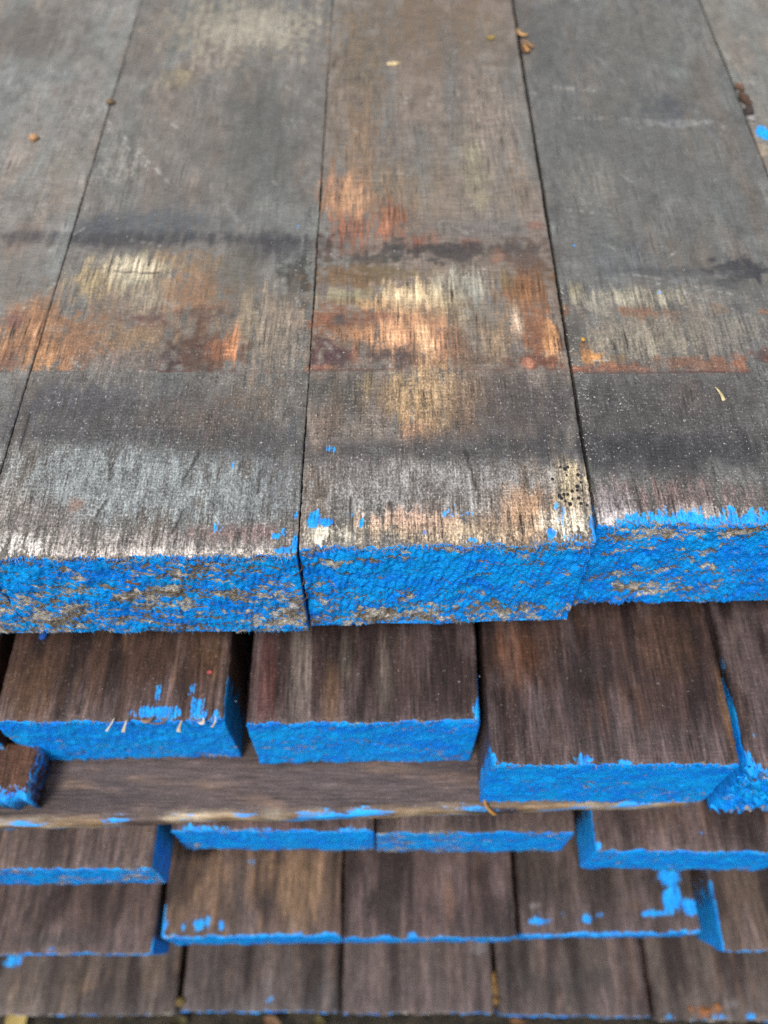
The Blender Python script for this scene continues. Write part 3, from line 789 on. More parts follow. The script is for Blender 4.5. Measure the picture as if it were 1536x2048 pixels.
def low_paint(seed, h, spots=(), side_l=0.0, side_r=0.0, lip=0.0):
    """spots of paint on the top, plus how far it ran back along each side (m)"""
    def fn(wX, wY, SX, YY, SZ, topw):
        x, y = wX.ravel(), wY.ravel()
        n4 = fbm(x * 260, y * 220 + SZ.ravel() * 220, seed + 6, 4)
        n3 = fbm(x * 700 + SZ.ravel() * 400, y * 60, seed + 5, 3)
        p = np.zeros_like(x)
        for (u, v, ru, rv, st) in spots:
            c = on(u, v, h)
            rx = on(u + ru, v, h).x - c.x
            ry = abs(on(u, v - rv, h).y - on(u, v + rv, h).y) / 2
            d = np.sqrt(((x - c.x) / rx) ** 2 + ((y - c.y) / ry) ** 2) + (n4 - 0.5) * 1.1 + (n3 - 0.5) * 0.5
            p = np.maximum(p, st * (1 - sm(0.4, 1.5, d)))
        yy, tw = YY.ravel(), topw.ravel()
        right = SX.ravel() > SX.max() * 0.5
        ext = np.where(right, side_r, side_l)
        p = np.maximum(p, np.where(ext > 0, (1 - sm(0.4, 1.4, (yy + (n4 - 0.5) * 0.5 * ext + (n3 - 0.5) * 0.5 * ext) / np.maximum(ext, 1e-4))), 0) * (tw < 0.995))
        if lip:
            p = np.maximum(p, 0.8 - 0.8 * sm(0.2, 1.5, (yy + (n4 - 0.5) * 1.6 * lip + (n3 - 0.5) * 1.6 * lip) / lip))
        return p.reshape(wX.shape)
    return fn

H2, T2 = 0.427, 0.066
G2 = 'planks of the second layer'
k2 = dict(h=H2, t=T2, fine=0.0019, reach=0.20, L=1.2, group=G2, r=0.0022, endres=0.0009)
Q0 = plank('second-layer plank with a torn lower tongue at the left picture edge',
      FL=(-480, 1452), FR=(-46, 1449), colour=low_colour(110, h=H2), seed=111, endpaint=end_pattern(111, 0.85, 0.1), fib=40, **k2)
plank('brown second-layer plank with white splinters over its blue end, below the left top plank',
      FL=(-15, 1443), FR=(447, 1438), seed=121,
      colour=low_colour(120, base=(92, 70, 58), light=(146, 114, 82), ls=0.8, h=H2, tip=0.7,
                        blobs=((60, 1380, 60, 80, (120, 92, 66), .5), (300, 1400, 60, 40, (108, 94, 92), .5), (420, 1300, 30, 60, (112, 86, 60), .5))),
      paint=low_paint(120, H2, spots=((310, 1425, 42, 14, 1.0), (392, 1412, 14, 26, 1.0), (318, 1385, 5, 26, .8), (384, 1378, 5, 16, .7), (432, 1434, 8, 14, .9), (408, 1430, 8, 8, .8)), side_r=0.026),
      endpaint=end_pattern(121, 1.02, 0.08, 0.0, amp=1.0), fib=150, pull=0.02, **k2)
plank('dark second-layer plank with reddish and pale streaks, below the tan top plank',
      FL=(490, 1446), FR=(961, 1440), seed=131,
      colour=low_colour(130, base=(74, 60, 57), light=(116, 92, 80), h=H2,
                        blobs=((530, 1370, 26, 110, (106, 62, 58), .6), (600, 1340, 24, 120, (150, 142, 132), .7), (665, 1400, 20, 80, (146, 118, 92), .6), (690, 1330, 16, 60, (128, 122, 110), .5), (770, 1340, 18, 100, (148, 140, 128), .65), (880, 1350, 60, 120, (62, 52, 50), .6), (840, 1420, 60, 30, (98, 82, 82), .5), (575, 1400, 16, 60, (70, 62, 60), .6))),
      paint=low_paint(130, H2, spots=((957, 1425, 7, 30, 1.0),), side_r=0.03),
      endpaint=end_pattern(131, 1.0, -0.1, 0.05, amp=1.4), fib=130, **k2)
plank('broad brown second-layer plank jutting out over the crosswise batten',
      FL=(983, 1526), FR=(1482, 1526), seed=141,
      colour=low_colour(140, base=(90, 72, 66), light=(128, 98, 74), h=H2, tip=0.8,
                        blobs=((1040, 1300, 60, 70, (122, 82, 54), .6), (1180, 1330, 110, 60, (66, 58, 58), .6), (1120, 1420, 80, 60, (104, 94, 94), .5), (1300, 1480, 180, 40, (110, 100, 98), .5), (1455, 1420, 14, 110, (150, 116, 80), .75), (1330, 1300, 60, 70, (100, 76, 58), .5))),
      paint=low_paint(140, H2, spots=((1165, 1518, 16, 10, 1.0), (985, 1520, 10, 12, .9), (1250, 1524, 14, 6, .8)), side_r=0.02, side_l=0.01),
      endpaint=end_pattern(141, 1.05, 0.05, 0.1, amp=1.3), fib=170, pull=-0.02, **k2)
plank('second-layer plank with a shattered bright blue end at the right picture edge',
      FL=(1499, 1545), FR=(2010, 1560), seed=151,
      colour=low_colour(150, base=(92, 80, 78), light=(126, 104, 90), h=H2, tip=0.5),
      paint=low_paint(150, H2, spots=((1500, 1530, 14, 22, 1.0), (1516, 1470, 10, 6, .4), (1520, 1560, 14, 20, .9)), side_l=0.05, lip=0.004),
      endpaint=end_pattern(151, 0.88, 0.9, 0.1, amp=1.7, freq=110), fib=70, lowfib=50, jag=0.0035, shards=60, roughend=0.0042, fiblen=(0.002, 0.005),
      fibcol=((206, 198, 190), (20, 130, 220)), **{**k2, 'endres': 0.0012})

H3, T3 = 0.538, 0.052
G3 = 'planks of the third layer'
k3 = dict(h=H3, t=T3, fine=0.0026, reach=0.12, L=1.1, group=G3, r=0.002, endres=0.0012)
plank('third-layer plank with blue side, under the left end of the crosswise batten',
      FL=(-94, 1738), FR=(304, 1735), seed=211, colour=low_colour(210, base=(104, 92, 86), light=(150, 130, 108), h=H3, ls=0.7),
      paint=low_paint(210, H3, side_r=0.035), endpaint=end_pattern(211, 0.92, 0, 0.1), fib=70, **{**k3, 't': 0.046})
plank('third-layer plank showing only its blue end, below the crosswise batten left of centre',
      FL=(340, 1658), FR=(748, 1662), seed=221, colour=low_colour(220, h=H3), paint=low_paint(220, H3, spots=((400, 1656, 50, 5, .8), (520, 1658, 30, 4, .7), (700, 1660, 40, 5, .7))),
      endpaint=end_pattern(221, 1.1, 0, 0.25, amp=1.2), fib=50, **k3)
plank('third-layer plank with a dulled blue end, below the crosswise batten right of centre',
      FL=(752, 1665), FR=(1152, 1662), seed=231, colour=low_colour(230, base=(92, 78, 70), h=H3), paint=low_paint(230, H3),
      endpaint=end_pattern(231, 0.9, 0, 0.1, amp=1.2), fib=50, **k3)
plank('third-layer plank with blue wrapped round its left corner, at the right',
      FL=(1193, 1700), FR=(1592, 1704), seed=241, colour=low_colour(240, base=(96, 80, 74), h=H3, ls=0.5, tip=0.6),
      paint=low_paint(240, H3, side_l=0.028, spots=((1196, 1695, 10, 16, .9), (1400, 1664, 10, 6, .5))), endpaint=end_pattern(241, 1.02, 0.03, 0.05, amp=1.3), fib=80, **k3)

H4, T4 = 0.6436, 0.050
G4 = 'planks of the fourth layer'
k4 = dict(h=H4, t=T4, fine=0.0032, reach=0.14, L=1.1, group=G4, r=0.0025, endres=0.0018, fib=30)
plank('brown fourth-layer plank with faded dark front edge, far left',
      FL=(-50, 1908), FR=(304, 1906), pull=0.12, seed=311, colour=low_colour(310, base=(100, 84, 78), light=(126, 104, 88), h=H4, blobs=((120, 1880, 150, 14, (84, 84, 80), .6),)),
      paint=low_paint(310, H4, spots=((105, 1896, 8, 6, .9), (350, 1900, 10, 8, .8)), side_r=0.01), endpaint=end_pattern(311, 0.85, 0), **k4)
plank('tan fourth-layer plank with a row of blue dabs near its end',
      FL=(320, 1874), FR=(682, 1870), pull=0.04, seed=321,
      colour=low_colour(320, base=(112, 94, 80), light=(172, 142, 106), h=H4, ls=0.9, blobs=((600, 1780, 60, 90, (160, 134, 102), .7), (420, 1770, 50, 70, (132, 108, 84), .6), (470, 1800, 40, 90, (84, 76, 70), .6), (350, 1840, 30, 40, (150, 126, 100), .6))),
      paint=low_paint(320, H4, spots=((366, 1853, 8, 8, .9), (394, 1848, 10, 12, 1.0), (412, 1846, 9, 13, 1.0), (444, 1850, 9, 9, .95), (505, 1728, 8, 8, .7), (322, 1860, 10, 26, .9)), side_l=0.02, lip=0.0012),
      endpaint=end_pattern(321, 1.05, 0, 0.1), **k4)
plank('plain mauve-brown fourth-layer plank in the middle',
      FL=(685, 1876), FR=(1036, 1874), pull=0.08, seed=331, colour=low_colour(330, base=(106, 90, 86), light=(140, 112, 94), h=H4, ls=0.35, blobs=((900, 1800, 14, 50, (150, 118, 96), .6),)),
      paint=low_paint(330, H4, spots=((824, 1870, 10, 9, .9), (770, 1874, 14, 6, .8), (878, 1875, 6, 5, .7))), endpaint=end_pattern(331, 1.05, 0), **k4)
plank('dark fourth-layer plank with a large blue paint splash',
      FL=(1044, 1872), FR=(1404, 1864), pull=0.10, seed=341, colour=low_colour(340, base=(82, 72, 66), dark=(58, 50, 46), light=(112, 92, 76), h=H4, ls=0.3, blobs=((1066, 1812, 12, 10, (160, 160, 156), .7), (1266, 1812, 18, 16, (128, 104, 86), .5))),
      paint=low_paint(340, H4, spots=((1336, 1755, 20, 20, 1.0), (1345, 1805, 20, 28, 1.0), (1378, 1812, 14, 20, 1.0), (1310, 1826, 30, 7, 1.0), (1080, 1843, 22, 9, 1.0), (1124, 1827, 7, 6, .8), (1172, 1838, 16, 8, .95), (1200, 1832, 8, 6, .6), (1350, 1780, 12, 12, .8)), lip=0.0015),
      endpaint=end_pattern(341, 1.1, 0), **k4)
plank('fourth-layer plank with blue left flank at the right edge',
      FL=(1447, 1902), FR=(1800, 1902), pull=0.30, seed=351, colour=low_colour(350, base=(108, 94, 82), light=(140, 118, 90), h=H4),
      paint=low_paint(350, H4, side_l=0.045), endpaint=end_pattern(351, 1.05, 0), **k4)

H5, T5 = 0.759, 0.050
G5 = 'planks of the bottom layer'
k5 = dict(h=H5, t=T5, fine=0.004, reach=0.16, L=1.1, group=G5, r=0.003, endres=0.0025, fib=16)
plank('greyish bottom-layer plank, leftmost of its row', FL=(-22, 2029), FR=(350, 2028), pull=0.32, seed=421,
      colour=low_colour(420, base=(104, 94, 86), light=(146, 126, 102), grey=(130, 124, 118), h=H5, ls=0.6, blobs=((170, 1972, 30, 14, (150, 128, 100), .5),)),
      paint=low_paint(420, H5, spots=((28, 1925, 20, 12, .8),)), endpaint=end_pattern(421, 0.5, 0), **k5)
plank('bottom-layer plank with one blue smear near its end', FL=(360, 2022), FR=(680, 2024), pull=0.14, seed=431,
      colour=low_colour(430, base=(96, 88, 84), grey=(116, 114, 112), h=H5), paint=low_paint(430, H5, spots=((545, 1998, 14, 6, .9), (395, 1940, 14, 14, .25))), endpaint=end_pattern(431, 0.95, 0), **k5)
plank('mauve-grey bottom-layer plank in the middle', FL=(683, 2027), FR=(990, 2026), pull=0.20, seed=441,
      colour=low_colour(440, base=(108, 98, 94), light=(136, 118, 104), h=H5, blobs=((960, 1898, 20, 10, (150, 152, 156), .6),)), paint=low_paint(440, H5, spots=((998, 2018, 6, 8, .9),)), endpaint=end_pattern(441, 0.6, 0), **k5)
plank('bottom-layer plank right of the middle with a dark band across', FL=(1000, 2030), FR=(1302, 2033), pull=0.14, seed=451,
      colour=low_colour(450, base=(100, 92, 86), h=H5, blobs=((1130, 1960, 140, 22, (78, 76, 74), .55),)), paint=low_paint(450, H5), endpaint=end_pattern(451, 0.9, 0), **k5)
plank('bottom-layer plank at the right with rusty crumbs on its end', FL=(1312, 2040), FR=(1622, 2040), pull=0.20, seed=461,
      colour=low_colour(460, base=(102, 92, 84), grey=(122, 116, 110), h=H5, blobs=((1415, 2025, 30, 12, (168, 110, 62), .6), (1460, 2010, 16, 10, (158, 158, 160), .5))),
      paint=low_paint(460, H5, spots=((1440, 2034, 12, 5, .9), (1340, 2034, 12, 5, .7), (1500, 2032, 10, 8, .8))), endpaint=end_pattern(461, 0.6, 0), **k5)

# ------------------------------------------------------------------ battens laid crosswise between the layers
def batten(label, x0, x1, yl, yr, depth, ztop, t, seed, base=(88, 74, 70), edge_blue=True, group='battens between the layers'):
    """a board lying across, its front edge from (x0, yl) to (x1, yr)"""
    nx, nd, nt = int((x1 - x0) / 0.004), int(depth / 0.003), int(t / 0.003)
    xs = np.linspace(0, x1 - x0, nx + 1)
    rr = 0.003
    sec = [(0.0, -t)] + [(0.0, -t + (t - rr) * q) for q in np.linspace(0, 1, nt + 1)[1:]] + \
          [(rr - rr * math.cos(a), -rr + rr * math.sin(a)) for a in np.linspace(0, math.pi / 2, 5)[1:]] + \
          [(rr + (depth - rr) * q, 0.0) for q in np.linspace(0, 1, nd + 1)[1:]] + [(depth, -t)]
    sec = np.array(sec)
    K, M = len(sec), len(xs)
    XX = np.repeat(xs[:, None], K, 1)
    DD = np.tile(sec[:, 0], (M, 1))
    ZZ = np.tile(sec[:, 1], (M, 1))
    yfr = yl + (yr - yl) * XX / (x1 - x0) - yl
    wob = 0.0022 * (fbm(XX * 25 + seed, 0 * XX, seed, 4) - 0.5)
    Y = yfr + DD + 0.011 * sm(-0.006, -t, ZZ) * (DD < rr) + wob * np.exp(-DD / 0.01) + 0.0012 * (fbm(XX * 60, ZZ * 500, seed + 1, 3) - 0.5) * np.exp(-DD / 0.004)
    Z = ZZ + 0.0008 * (fbm(XX * 20, DD * 200, seed + 2, 3) - 0.5)
    V = np.stack([XX, Y, Z], -1)
    dr = DD + 0.10 * XX
    n1 = fbm(XX * 12, dr * 130, seed + 3, 4)
    n2 = fbm(XX * 30, dr * 260, seed + 4, 3)
    n3 = fbm(XX * 40, (DD + ZZ) * 90, seed + 5, 4)
    c = np.repeat(np.repeat(lin(base)[None, None], M, 0), K, 1)
    def mixin(cc, w):
        nonlocal c
        c = c * (1 - w[..., None]) + lin(cc)[None, None] * w[..., None]
    mixin((58, 48, 47), 0.6 * sm(0.52, 0.38, n1))
    mixin((140, 112, 90), 0.5 * sm(0.5, 0.75, n2) * sm(0.4, 0.65, n3))
    fr = sm(0.006, 0.001, DD) 
    mixin((148, 122, 90), 0.75 * fr * sm(0.3, 0.6, n2))
    mixin((196, 182, 156), 0.6 * fr * sm(0.5, 0.65, n3))
    p = np.zeros_like(XX)
    if edge_blue:
        pat = fbm(XX * 55, ZZ * 160 + DD * 120, seed + 7, 4)
        p = 0.72 * sm(0.42, 0.68, pat + 0.12 * (XX / (x1 - x0)) - 0.05) * sm(0.0045, 0.0012, DD) 
    m = np.stack([p, np.full_like(p, 0.6), np.full_like(p, 0.25)], -1)
    faces = [(j * K + i, j * K + (i + 1) % K, (j + 1) * K + (i + 1) % K, (j + 1) * K + i) for j in range(M - 1) for i in range(K)]
    faces = [f[::-1] for f in faces]
    faces.append(tuple(range(K)))
    faces.append(tuple((M - 1) * K + i for i in range(K))[::-1])
    bs = np.concatenate([c, np.zeros_like(c[..., :1])], -1)
    me = make_mesh('spacer_batten', V.reshape(-1, 3), faces, M_CROSS, c.reshape(-1, 3), m.reshape(-1, 3), base=bs.reshape(-1, 4))
    return tag(obj('spacer_batten', me, (x0, yl, ztop)), label, 'batten', group)

HB = H2 + T2 + 0.0012
TB = H3 - HB - 0.0012
bl, br = on(0, 1652, HB), on(1385, 1606, HB)
slope = (br.y - bl.y) / (br.x - bl.x)
x0b = bl.x - 0.12
batten('brown crosswise batten with a worn blue-flecked edge, lying below the second layer', x0b, br.x, bl.y - 0.12 * slope, br.y, 0.10, CZ - HB, TB, 501)
# the battens that carry the other layers, set back in the shade of the stack
for i, (ht, tt, dy, lab) in enumerate((
        (H1 + T1 + 0.002, H2 - H1 - T1 - 0.003, 0.27, 'spacer batten hidden in the gap under the top layer'),
        (H3 + T3 + 0.001, H4 - H3 - T3 - 0.002, 0.24, 'spacer batten hidden in the gap under the third layer'),
        (H4 + T4 + 0.001, H5 - H4 - T4 - 0.002, 0.20, 'spacer batten hidden in the gap under the fourth layer'),
        (H5 + T5 + 0.001, CZ - H5 - T5 - 0.002, 0.16, 'bearer batten on the soil under the bottom layer'))):
    for k, yy in enumerate((dy, dy + 0.75)):
        batten(lab + (', front one' if k == 0 else ', rear one'), -0.42, 0.42, yy, yy, 0.06, CZ - ht, tt, 520 + i * 2 + k, edge_blue=False)
batten('spacer batten hidden in the gap under the second layer, rear one', -0.42, 0.42, 0.98, 0.98, 0.06, CZ - HB, TB, 540, edge_blue=False)


# ------------------------------------------------------------------ torn tongue of the plank at the left edge
hT = H2 + T2 - 0.029
pa, pb = on(72, 1492, hT), on(46, 1592, hT)
ys = np.linspace(pa.y + 0.002, pb.y, 26)
nx = 22
V, C, Mk = [], [], []
for j, y in enumerate(ys):
    q = j / 25
    xr = pa.x + (pb.x - pa.x) * q + 0.0016 * (vn(y * 900, 2.0, 5) - 0.5)
    for i in range(nx + 1):
        sx = i / nx
        x = xr - 0.052 * (1 - sx)
        z = CZ - hT + 0.002 * (fbm(np.array(x * 300), np.array(y * 90), 6, 3) - 0.5) - 0.003 * sx * sx - 0.004 * sm(0.8, 1.0, q)
        yy = y + 0.004 * (vn(x * 400, 0.0, 9) - 0.5) * sm(0.7, 1.0, q)
        V.append((x, float(yy), float(z)))
        C.append(lin((88, 58, 40)) * (0.6 + 0.8 * float(fbm(np.array(x * 500), np.array(y * 40), 8, 3))))
        edge = max(float(sm(0.72, 0.98, q)), 0.6 * float(sm(0.95, 1.0, sx)), float(sm(0.62, 0.45, sx) * sm(0.3, 0.6, q)))
        Mk.append((min(1.0, 0.85 * edge), 0.8, 0.3))
n0 = len(V)
for k in range(n0):
    x, y, z = V[k]
    V.append((x - 0.001, y + 0.001, CZ - H2 - T2 + 0.0004))
    C.append(C[k]); Mk.append((0.8 if k >= n0 - (nx + 1) else 0.35, 0.8, 0.3))
Fc = []
N = nx + 1
for j in range(25):
    for i in range(nx):
        a = j * N + i
        Fc.append((a, a + N, a + N + 1, a + 1))
        Fc.append((n0 + a, n0 + a + 1, n0 + a + N + 1, n0 + a + N))
    Fc.append((j * N + nx, (j + 1) * N + nx, n0 + (j + 1) * N + nx, n0 + j * N + nx))
    Fc.append((j * N, n0 + j * N, n0 + (j + 1) * N, (j + 1) * N))
for i in range(nx):
    a = 25 * N + i
    Fc.append((a, n0 + a, n0 + a + 1, a + 1))
    Fc.append((i, i + 1, n0 + i + 1, n0 + i))
C = np.array(C)
tm = make_mesh('torn_tongue', np.array(V) - np.array(Q0.location)[None], Fc, M_WOOD, C, np.array(Mk), base=np.concatenate([C, np.zeros((len(C), 1))], 1))
tag(obj('torn_tongue', tm, (0, 0, 0), Q0), 'brown torn tongue of wood with blue paint along its rim')

# ------------------------------------------------------------------ small things
def crumb_mesh(name, rx, ry, rz, colour, seed, jag=0.5, nu=10, nv=7):
    v, c = [], []
    for j in range(nv + 1):
        ph = math.pi * j / nv
        for i in range(nu):
            th = 2 * math.pi * i / nu
            k = 1 + jag * (float(vn(np.array(i % nu * 0.9 + seed), np.array(j * 0.8 + seed * 2), seed)) - 0.5) * (1 if 0 < j < nv else 0)
            v.append((rx * k * math.sin(ph) * math.cos(th), ry * k * math.sin(ph) * math.sin(th), rz * (k * math.cos(ph) + 0.8)))
            c.append(lin(colour) * (0.65 + 0.7 * float(vn(np.array(i * 1.3), np.array(j * 1.1 + seed), seed + 3))))
    f = [(j * nu + i, (j + 1) * nu + i, (j + 1) * nu + (i + 1) % nu, j * nu + (i + 1) % nu) for j in range(nv) for i in range(nu)]
    return make_mesh(name, v, f, M_BIT, np.array(c), smooth=False)

def sliver_mesh(name, ln, wd, colour, seed, curl=0.15, lift=0.1, seg=7):
    v, c = [], []
    rs = np.random.default_rng(seed)
    cu, li = rs.normal(0, curl), abs(rs.normal(0, lift))
    for k in range(seg + 1):
        q = k / seg
        w = wd * (0.12 + 0.88 * (1 - q) ** 0.7) * rs.uniform(0.8, 1.15)
        px, pz = cu * ln * (q - 0.5) ** 2 * 4, li * ln * q * q
        for a in range(5):
            an = 2 * math.pi * a / 5
            v.append((px + w * math.cos(an), ln * (q - 0.5), pz + wd * 0.16 * (math.sin(an) + 1)))
            c.append(lin(colour) * rs.uniform(0.7, 1.15))
    f = [(k * 5 + a, k * 5 + (a + 1) % 5, (k + 1) * 5 + (a + 1) % 5, (k + 1) * 5 + a) for k in range(seg) for a in range(5)]
    f += [tuple(range(5))[::-1], tuple(seg * 5 + a for a in range(5))]
    return make_mesh(name, v, f, M_BIT, np.array(c))

def px(u, v, h, n):            # survey pixels -> metres at that spot
    return on(u + n, v, h).x - on(u, v, h).x

def crumb(name, label, u, v, h, a, b, colour, seed, cat='crumb', rot=0.0, jag=0.6, flat=0.6, parent=None):
    k = px(u, v, h, 1)
    o = obj(name, crumb_mesh(name, a * k, b * k, min(a, b) * k * flat, colour, seed, jag), on(u, v, h))
    o.rotation_euler = (0, 0, rot)
    return tag(o, label, cat)

def sliver(name, label, u, v, h, ln, wd, colour, seed, rot=0.0, tilt=0.0, cat='splinter', group=None, curl=0.15, lift=0.1):
    k = px(u, v, h, 1)
    o = obj(name, sliver_mesh(name, ln * k, wd * k, colour, seed, curl, lift), on(u, v, h))
    o.rotation_euler = (tilt, 0, rot)
    return tag(o, label, cat, group)

hU = H1 - 0.0004
crumb('wood_crumb', 'small tan crumb on the grey plank at the far left', 68, 279, hU, 9, 9, (190, 148, 106), 3)
crumb('wood_crumb', 'dull brown crumb caught in the left crack', 221, 207, hU, 9, 9, (120, 100, 78), 4)
crumb('wood_chip', 'pale flat wood chip lying on the upper tan plank', 786, 128, hU - 0.001, 13, 6, (206, 184, 140), 5, 'chip', 0.2, 0.8, 0.35)
crumb('wood_chip', 'tiny ochre chip near the top of the tan plank', 982, 78, hU - 0.001, 9, 6, (150, 128, 70), 6, 'chip')
for i, (u, v, ln, wd, r) in enumerate(((1040, 68, 26, 8, 0.7), (1051, 94, 34, 6, 0.35), (1044, 96, 34, 5, 0.1), (1056, 88, 30, 5, 0.6))):
    sliver('splinter', ('pale ochre chip-like splinter at the upper end of the cluster by the tan plank', 'longest ochre splinter in the cluster at the upper crack of the tan plank', 'dark brown splinter in the cluster at the upper crack of the tan plank', 'ochre splinter lying rightmost in the cluster at the upper crack')[i], u, v, hU - 0.001, ln, wd, ((206, 160, 104), (186, 138, 84), (110, 82, 58), (176, 132, 84))[i], 30 + i, r, group='ochre splinters at the crack')
for i, (u, v, a, b, cc) in enumerate(((1478, 178, 8, 11, (112, 86, 70)), (1488, 202, 10, 18, (84, 62, 50)), (1496, 226, 9, 12, (70, 60, 58)), (1476, 172, 7, 5, (190, 166, 140)), (1502, 240, 8, 6, (150, 146, 146)))):
    crumb('debris_clod', ('mid-brown clod at the upper end of the debris in the far right crack', 'largest dark brown clod in the far right crack', 'blackish clod at the lower end of the far right crack debris', 'pale tan crumb topping the debris in the far right crack', 'light grey crumb just above the blue paint drop at right')[i], u, v, hU, a, b, cc, 40 + i, 'debris', 0.4, 1.0, 0.7)['group'] = 'debris in the far right crack'
sliver('straw', 'pale straw bit lying on the grey plank at the right', 1441, 788, hU, 36, 5.5, (216, 200, 152), 51, 0.32, cat='straw')
crumb('resin_crumb', 'bright yellow crumb beside the right crack', 1166, 680, hU, 4, 6, (206, 156, 60), 52)
sliver('bark_fibre', 'brown fibre tuft stuck in the flaked blue end', 262, 1158, H1 + 0.022, 42, 8, (104, 66, 34), 53, 1.45, cat='fibre').location.y -= 0.0015
for i, (u, v, r) in enumerate(((604, 1150, 0.1), (607, 1185, -0.2), (613, 1205, 0.4))):
    o = sliver('root_fibre', ('uppermost thin brown root fibre in the crack between two blue ends', 'middle thin brown root fibre in the crack between two blue ends', 'lowest thin brown root fibre in the crack between two blue ends')[i], u, v, H1 + 0.012 + 0.012 * i, 44, 3, (96, 66, 44), 60 + i, r, 1.2, cat='fibre', group='fibres in the crack between blue ends', curl=0.5)
    o.location.y = on(600, 1100, H1).y - 0.001
wh = H2 - 0.0015
for i, (u, v, ln, r, cc) in enumerate(((224, 1438, 40, -0.45, (224, 222, 210)), (252, 1440, 32, -0.15, (206, 196, 176)), (300, 1430, 30, -1.1, (150, 120, 96)), (330, 1432, 44, -0.9, (132, 108, 92)), (361, 1440, 34, -0.2, (206, 190, 160)), (408, 1432, 18, -0.5, (220, 214, 200)), (432, 1432, 26, -0.2, (210, 200, 180)))):
    sliver('splinter', ('long white splinter, leftmost over the blue end of the left second-layer plank', 'cream splinter right beside the leftmost white one on the second layer', 'short brown splinter lying on the blue patch of the second layer', 'long dark tan splinter lying flat on the blue patch of the second layer', 'cream splinter hanging below the right part of the blue patch', 'shortest white splinter, left of the last one on that plank', 'white splinter nearest the right corner of the left second-layer plank')[i], u, v, wh, ln * (0.75 + 0.1 * (i % 4)), 3.0 + 1.6 * (i % 3), cc, 70 + i, r, cat='splinter', group='splinters over the blue end', curl=0.3).location.y -= 0.003
crumb('paint_fleck', 'small pink-red fleck on the left second-layer plank', 419, 1345, H2 - 0.0005, 6, 4, (190, 86, 86), 80, 'fleck')
crumb('paint_flake', 'loose blue paint flake on the second layer beneath the left top plank', 88, 1273, H2 - 0.0005, 7, 9, (20, 90, 180), 81, 'flake')
sliver('straw', 'ochre straw hooked over the edge of the crosswise batten', 969, 1604, HB - 0.004, 60, 5, (176, 130, 60), 82, 0.25, 0.5, cat='straw')
for i, (u, v, a, b) in enumerate(((988, 1955, 4, 10), (991, 1978, 5, 12), (992, 2003, 6, 7))):
    crumb('lichen_crumb', ('small ochre crumb, uppermost in the bottom-layer crack right of centre', 'ochre crumb, middle one in the bottom-layer crack right of centre', 'ochre crumb, lowest in the bottom-layer crack right of centre')[i], u, v, H5, a, b, (122, 92, 46), 90 + i, 'crumb', 0, 1.0)['group'] = 'ochre crumbs in the bottom layer'
for i, (u, v, a, b) in enumerate(((1410, 2022, 10, 6), (1436, 2014, 7, 6), (1382, 2018, 5, 5))):
    crumb('rust_crumb', ('largest orange-brown crumb on the end of the lower right plank', 'orange-brown crumb right of the largest one on the lower right plank', 'tiny orange-brown crumb left of the largest one on the lower right plank')[i], u, v, H5, a, b, (150, 98, 56), 96 + i, 'crumb', 0, 1.0)['group'] = 'orange crumbs at the lower right'
crumb('moss_crumb', 'mustard crumb at the end of a bottom-layer plank, left of centre', 362, 2004, H5, 9, 8, (110, 92, 50), 99, 'crumb', 0, 1.0)
# pale specks and splinter dust over the wood: nobody could count them
rs = np.random.default_rng(5)
V, Fc, C = [], [], []
def dust(u, v, h, ln, wd, cl):
    p = on(u, v, h)
    a = rs.uniform(0, math.pi)
    d = np.array([math.cos(a), math.sin(a), rs.normal(0, 0.15)]) * ln
    n_ = np.array([-math.sin(a), math.cos(a), 0]) * wd
    b = len(V)
    p = np.array(p)
    V.extend([p - d, p + n_, p + d, p - n_, p + np.array([0, 0, wd * 1.2])])
    Fc.extend([(b, b + 1, b + 4), (b + 1, b + 2, b + 4), (b + 2, b + 3, b + 4), (b + 3, b, b + 4)])
    C.extend([cl] * 5)
for i in range(300):
    cl = lin((214, 208, 200)) * rs.uniform(0.5, 1.1)
    q = rs.random()
    if q < 0.12:
        u, v = 1230 + rs.normal(0, 50), 800 + rs.normal(0, 40)
    elif q < 0.4:
        v = rs.uniform(560, 900); u = 1110 + (v - 560) * 0.16 + abs(rs.normal(0, 16)) + 6
    elif q < 0.55:
        v = rs.uniform(480, 900); u = 628 - (v - 480) * 0.07 - abs(rs.normal(0, 14)) - 4
    else:
        u, v = rs.uniform(0, 1536), rs.uniform(380, 1040)
    dust(u, v, H1 - 0.0011, rs.uniform(0.0002, 0.0008), rs.uniform(0.00012, 0.00028), cl)
for i in range(22):
    dust(rs.uniform(0, 1500), rs.uniform(1300, 1430), H2 - 0.0007, rs.uniform(0.0003, 0.0006), rs.uniform(0.0002, 0.0003), lin((220, 214, 208)) * rs.uniform(0.6, 1.1))
tag(obj('wood_dust', make_mesh('wood_dust', np.array(V), Fc, M_BIT, np.array(C), smooth=False)), 'pale specks of wood dust scattered over the planks', 'dust', kind='stuff')

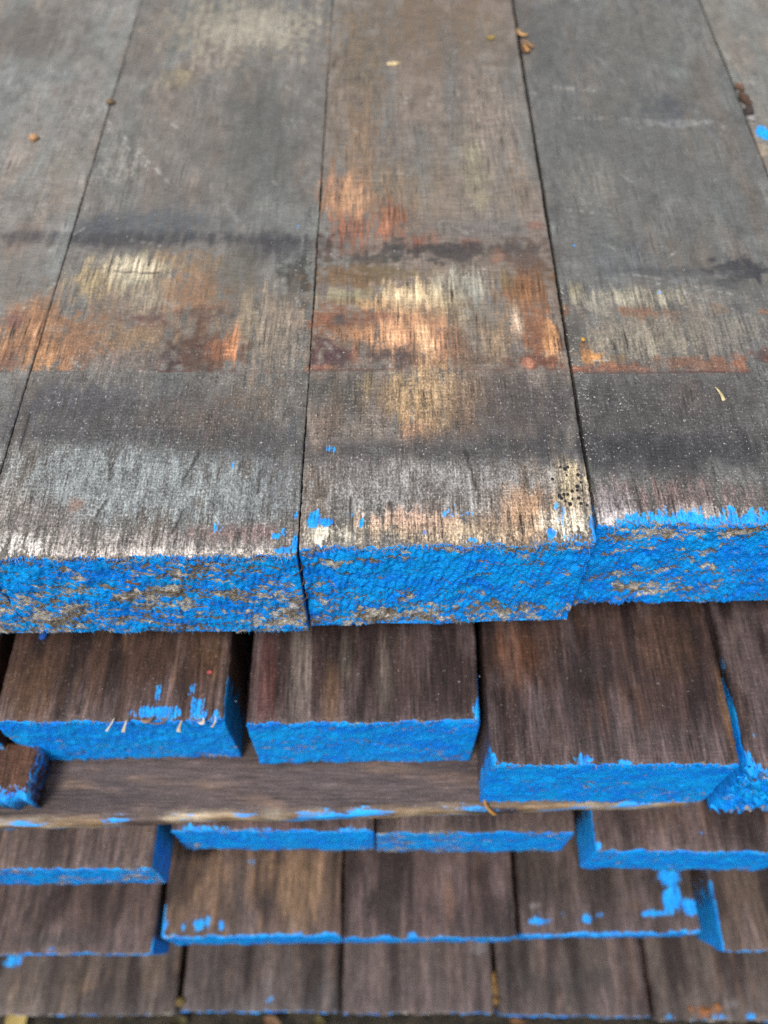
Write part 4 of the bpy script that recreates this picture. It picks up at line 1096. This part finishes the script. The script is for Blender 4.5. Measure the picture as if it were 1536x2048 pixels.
# dark fungus dots at the pale corner of the tan plank: parts of that plank
dots = ((308, 240), (350, 255), (375, 240), (365, 310), (465, 308), (240, 345), (490, 375), (457, 410), (412, 452), (457, 445), (500, 450), (470, 512), (490, 560), (545, 575), (300, 490), (320, 515), (355, 540), (395, 565), (340, 480), (375, 480), (415, 520))
dm = crumb_mesh('fungus_dot', 0.00072, 0.00085, 0.00022, (36, 36, 38), 7, 0.3, 9, 5)
for i, (zx, zy) in enumerate(dots):
    p = on(1050 + zx / 4.389, 880 + zy / 4.389, H1 - 0.0012)
    o = obj('fungus_dot', dm, p - P2.location, P2)
    k = 0.7 + 0.6 * ((i * 37) % 10) / 10
    o.scale = (k, k, 1)

# litter on the soil in front of the stack
def leaf_mesh(name, ln, wd, colour, seed):
    v, f, c = [], [], []
    for k in range(9):
        q = k / 8
        w = wd * math.sin(math.pi * min(1, 0.05 + q * 0.95)) ** 0.8
        for sd in (-1, 0, 1):
            v.append((sd * w, ln * (q - 0.5), 0.004 * abs(sd) + 0.006 * math.sin(q * 3 + seed) + 0.006))
            c.append(lin(colour) * (0.8 + 0.3 * ((k * 7 + sd) % 3) / 2))
    for k in range(8):
        for sd in (0, 1):
            f.append((k * 3 + sd, k * 3 + sd + 1, (k + 1) * 3 + sd + 1, (k + 1) * 3 + sd))
    m = make_mesh(name, v, f, M_BIT, np.array(c))
    return m
for i, (u, v, ln, wd, cc, r, lab) in enumerate((
        (44, 2040, 0.021, 0.009, (170, 148, 88), 0.3, 'yellow fallen leaf on the soil at the lower left corner'),
        (545, 2046, 0.018, 0.005, (120, 92, 66), 1.2, 'tan fallen leaf on the soil below the bottom layer, left of centre'),
        (640, 2048, 0.016, 0.005, (96, 88, 52), 0.5, 'olive fallen leaf on the soil below the bottom layer, near the middle'),
        (1030, 2046, 0.016, 0.004, (110, 78, 50), 1.4, 'brown fallen leaf on the soil right of centre'),
        (360, 2047, 0.014, 0.005, (84, 78, 48), 2.0, 'dull green leaf on the soil left of centre'))):
    p = on(u, v, CZ - 0.004)
    o = obj('fallen_leaf', leaf_mesh('fallen_leaf', ln, wd, cc, i), p)
    o.rotation_euler = (0, 0, r)
    tag(o, lab, 'leaf', 'fallen leaves on the soil')
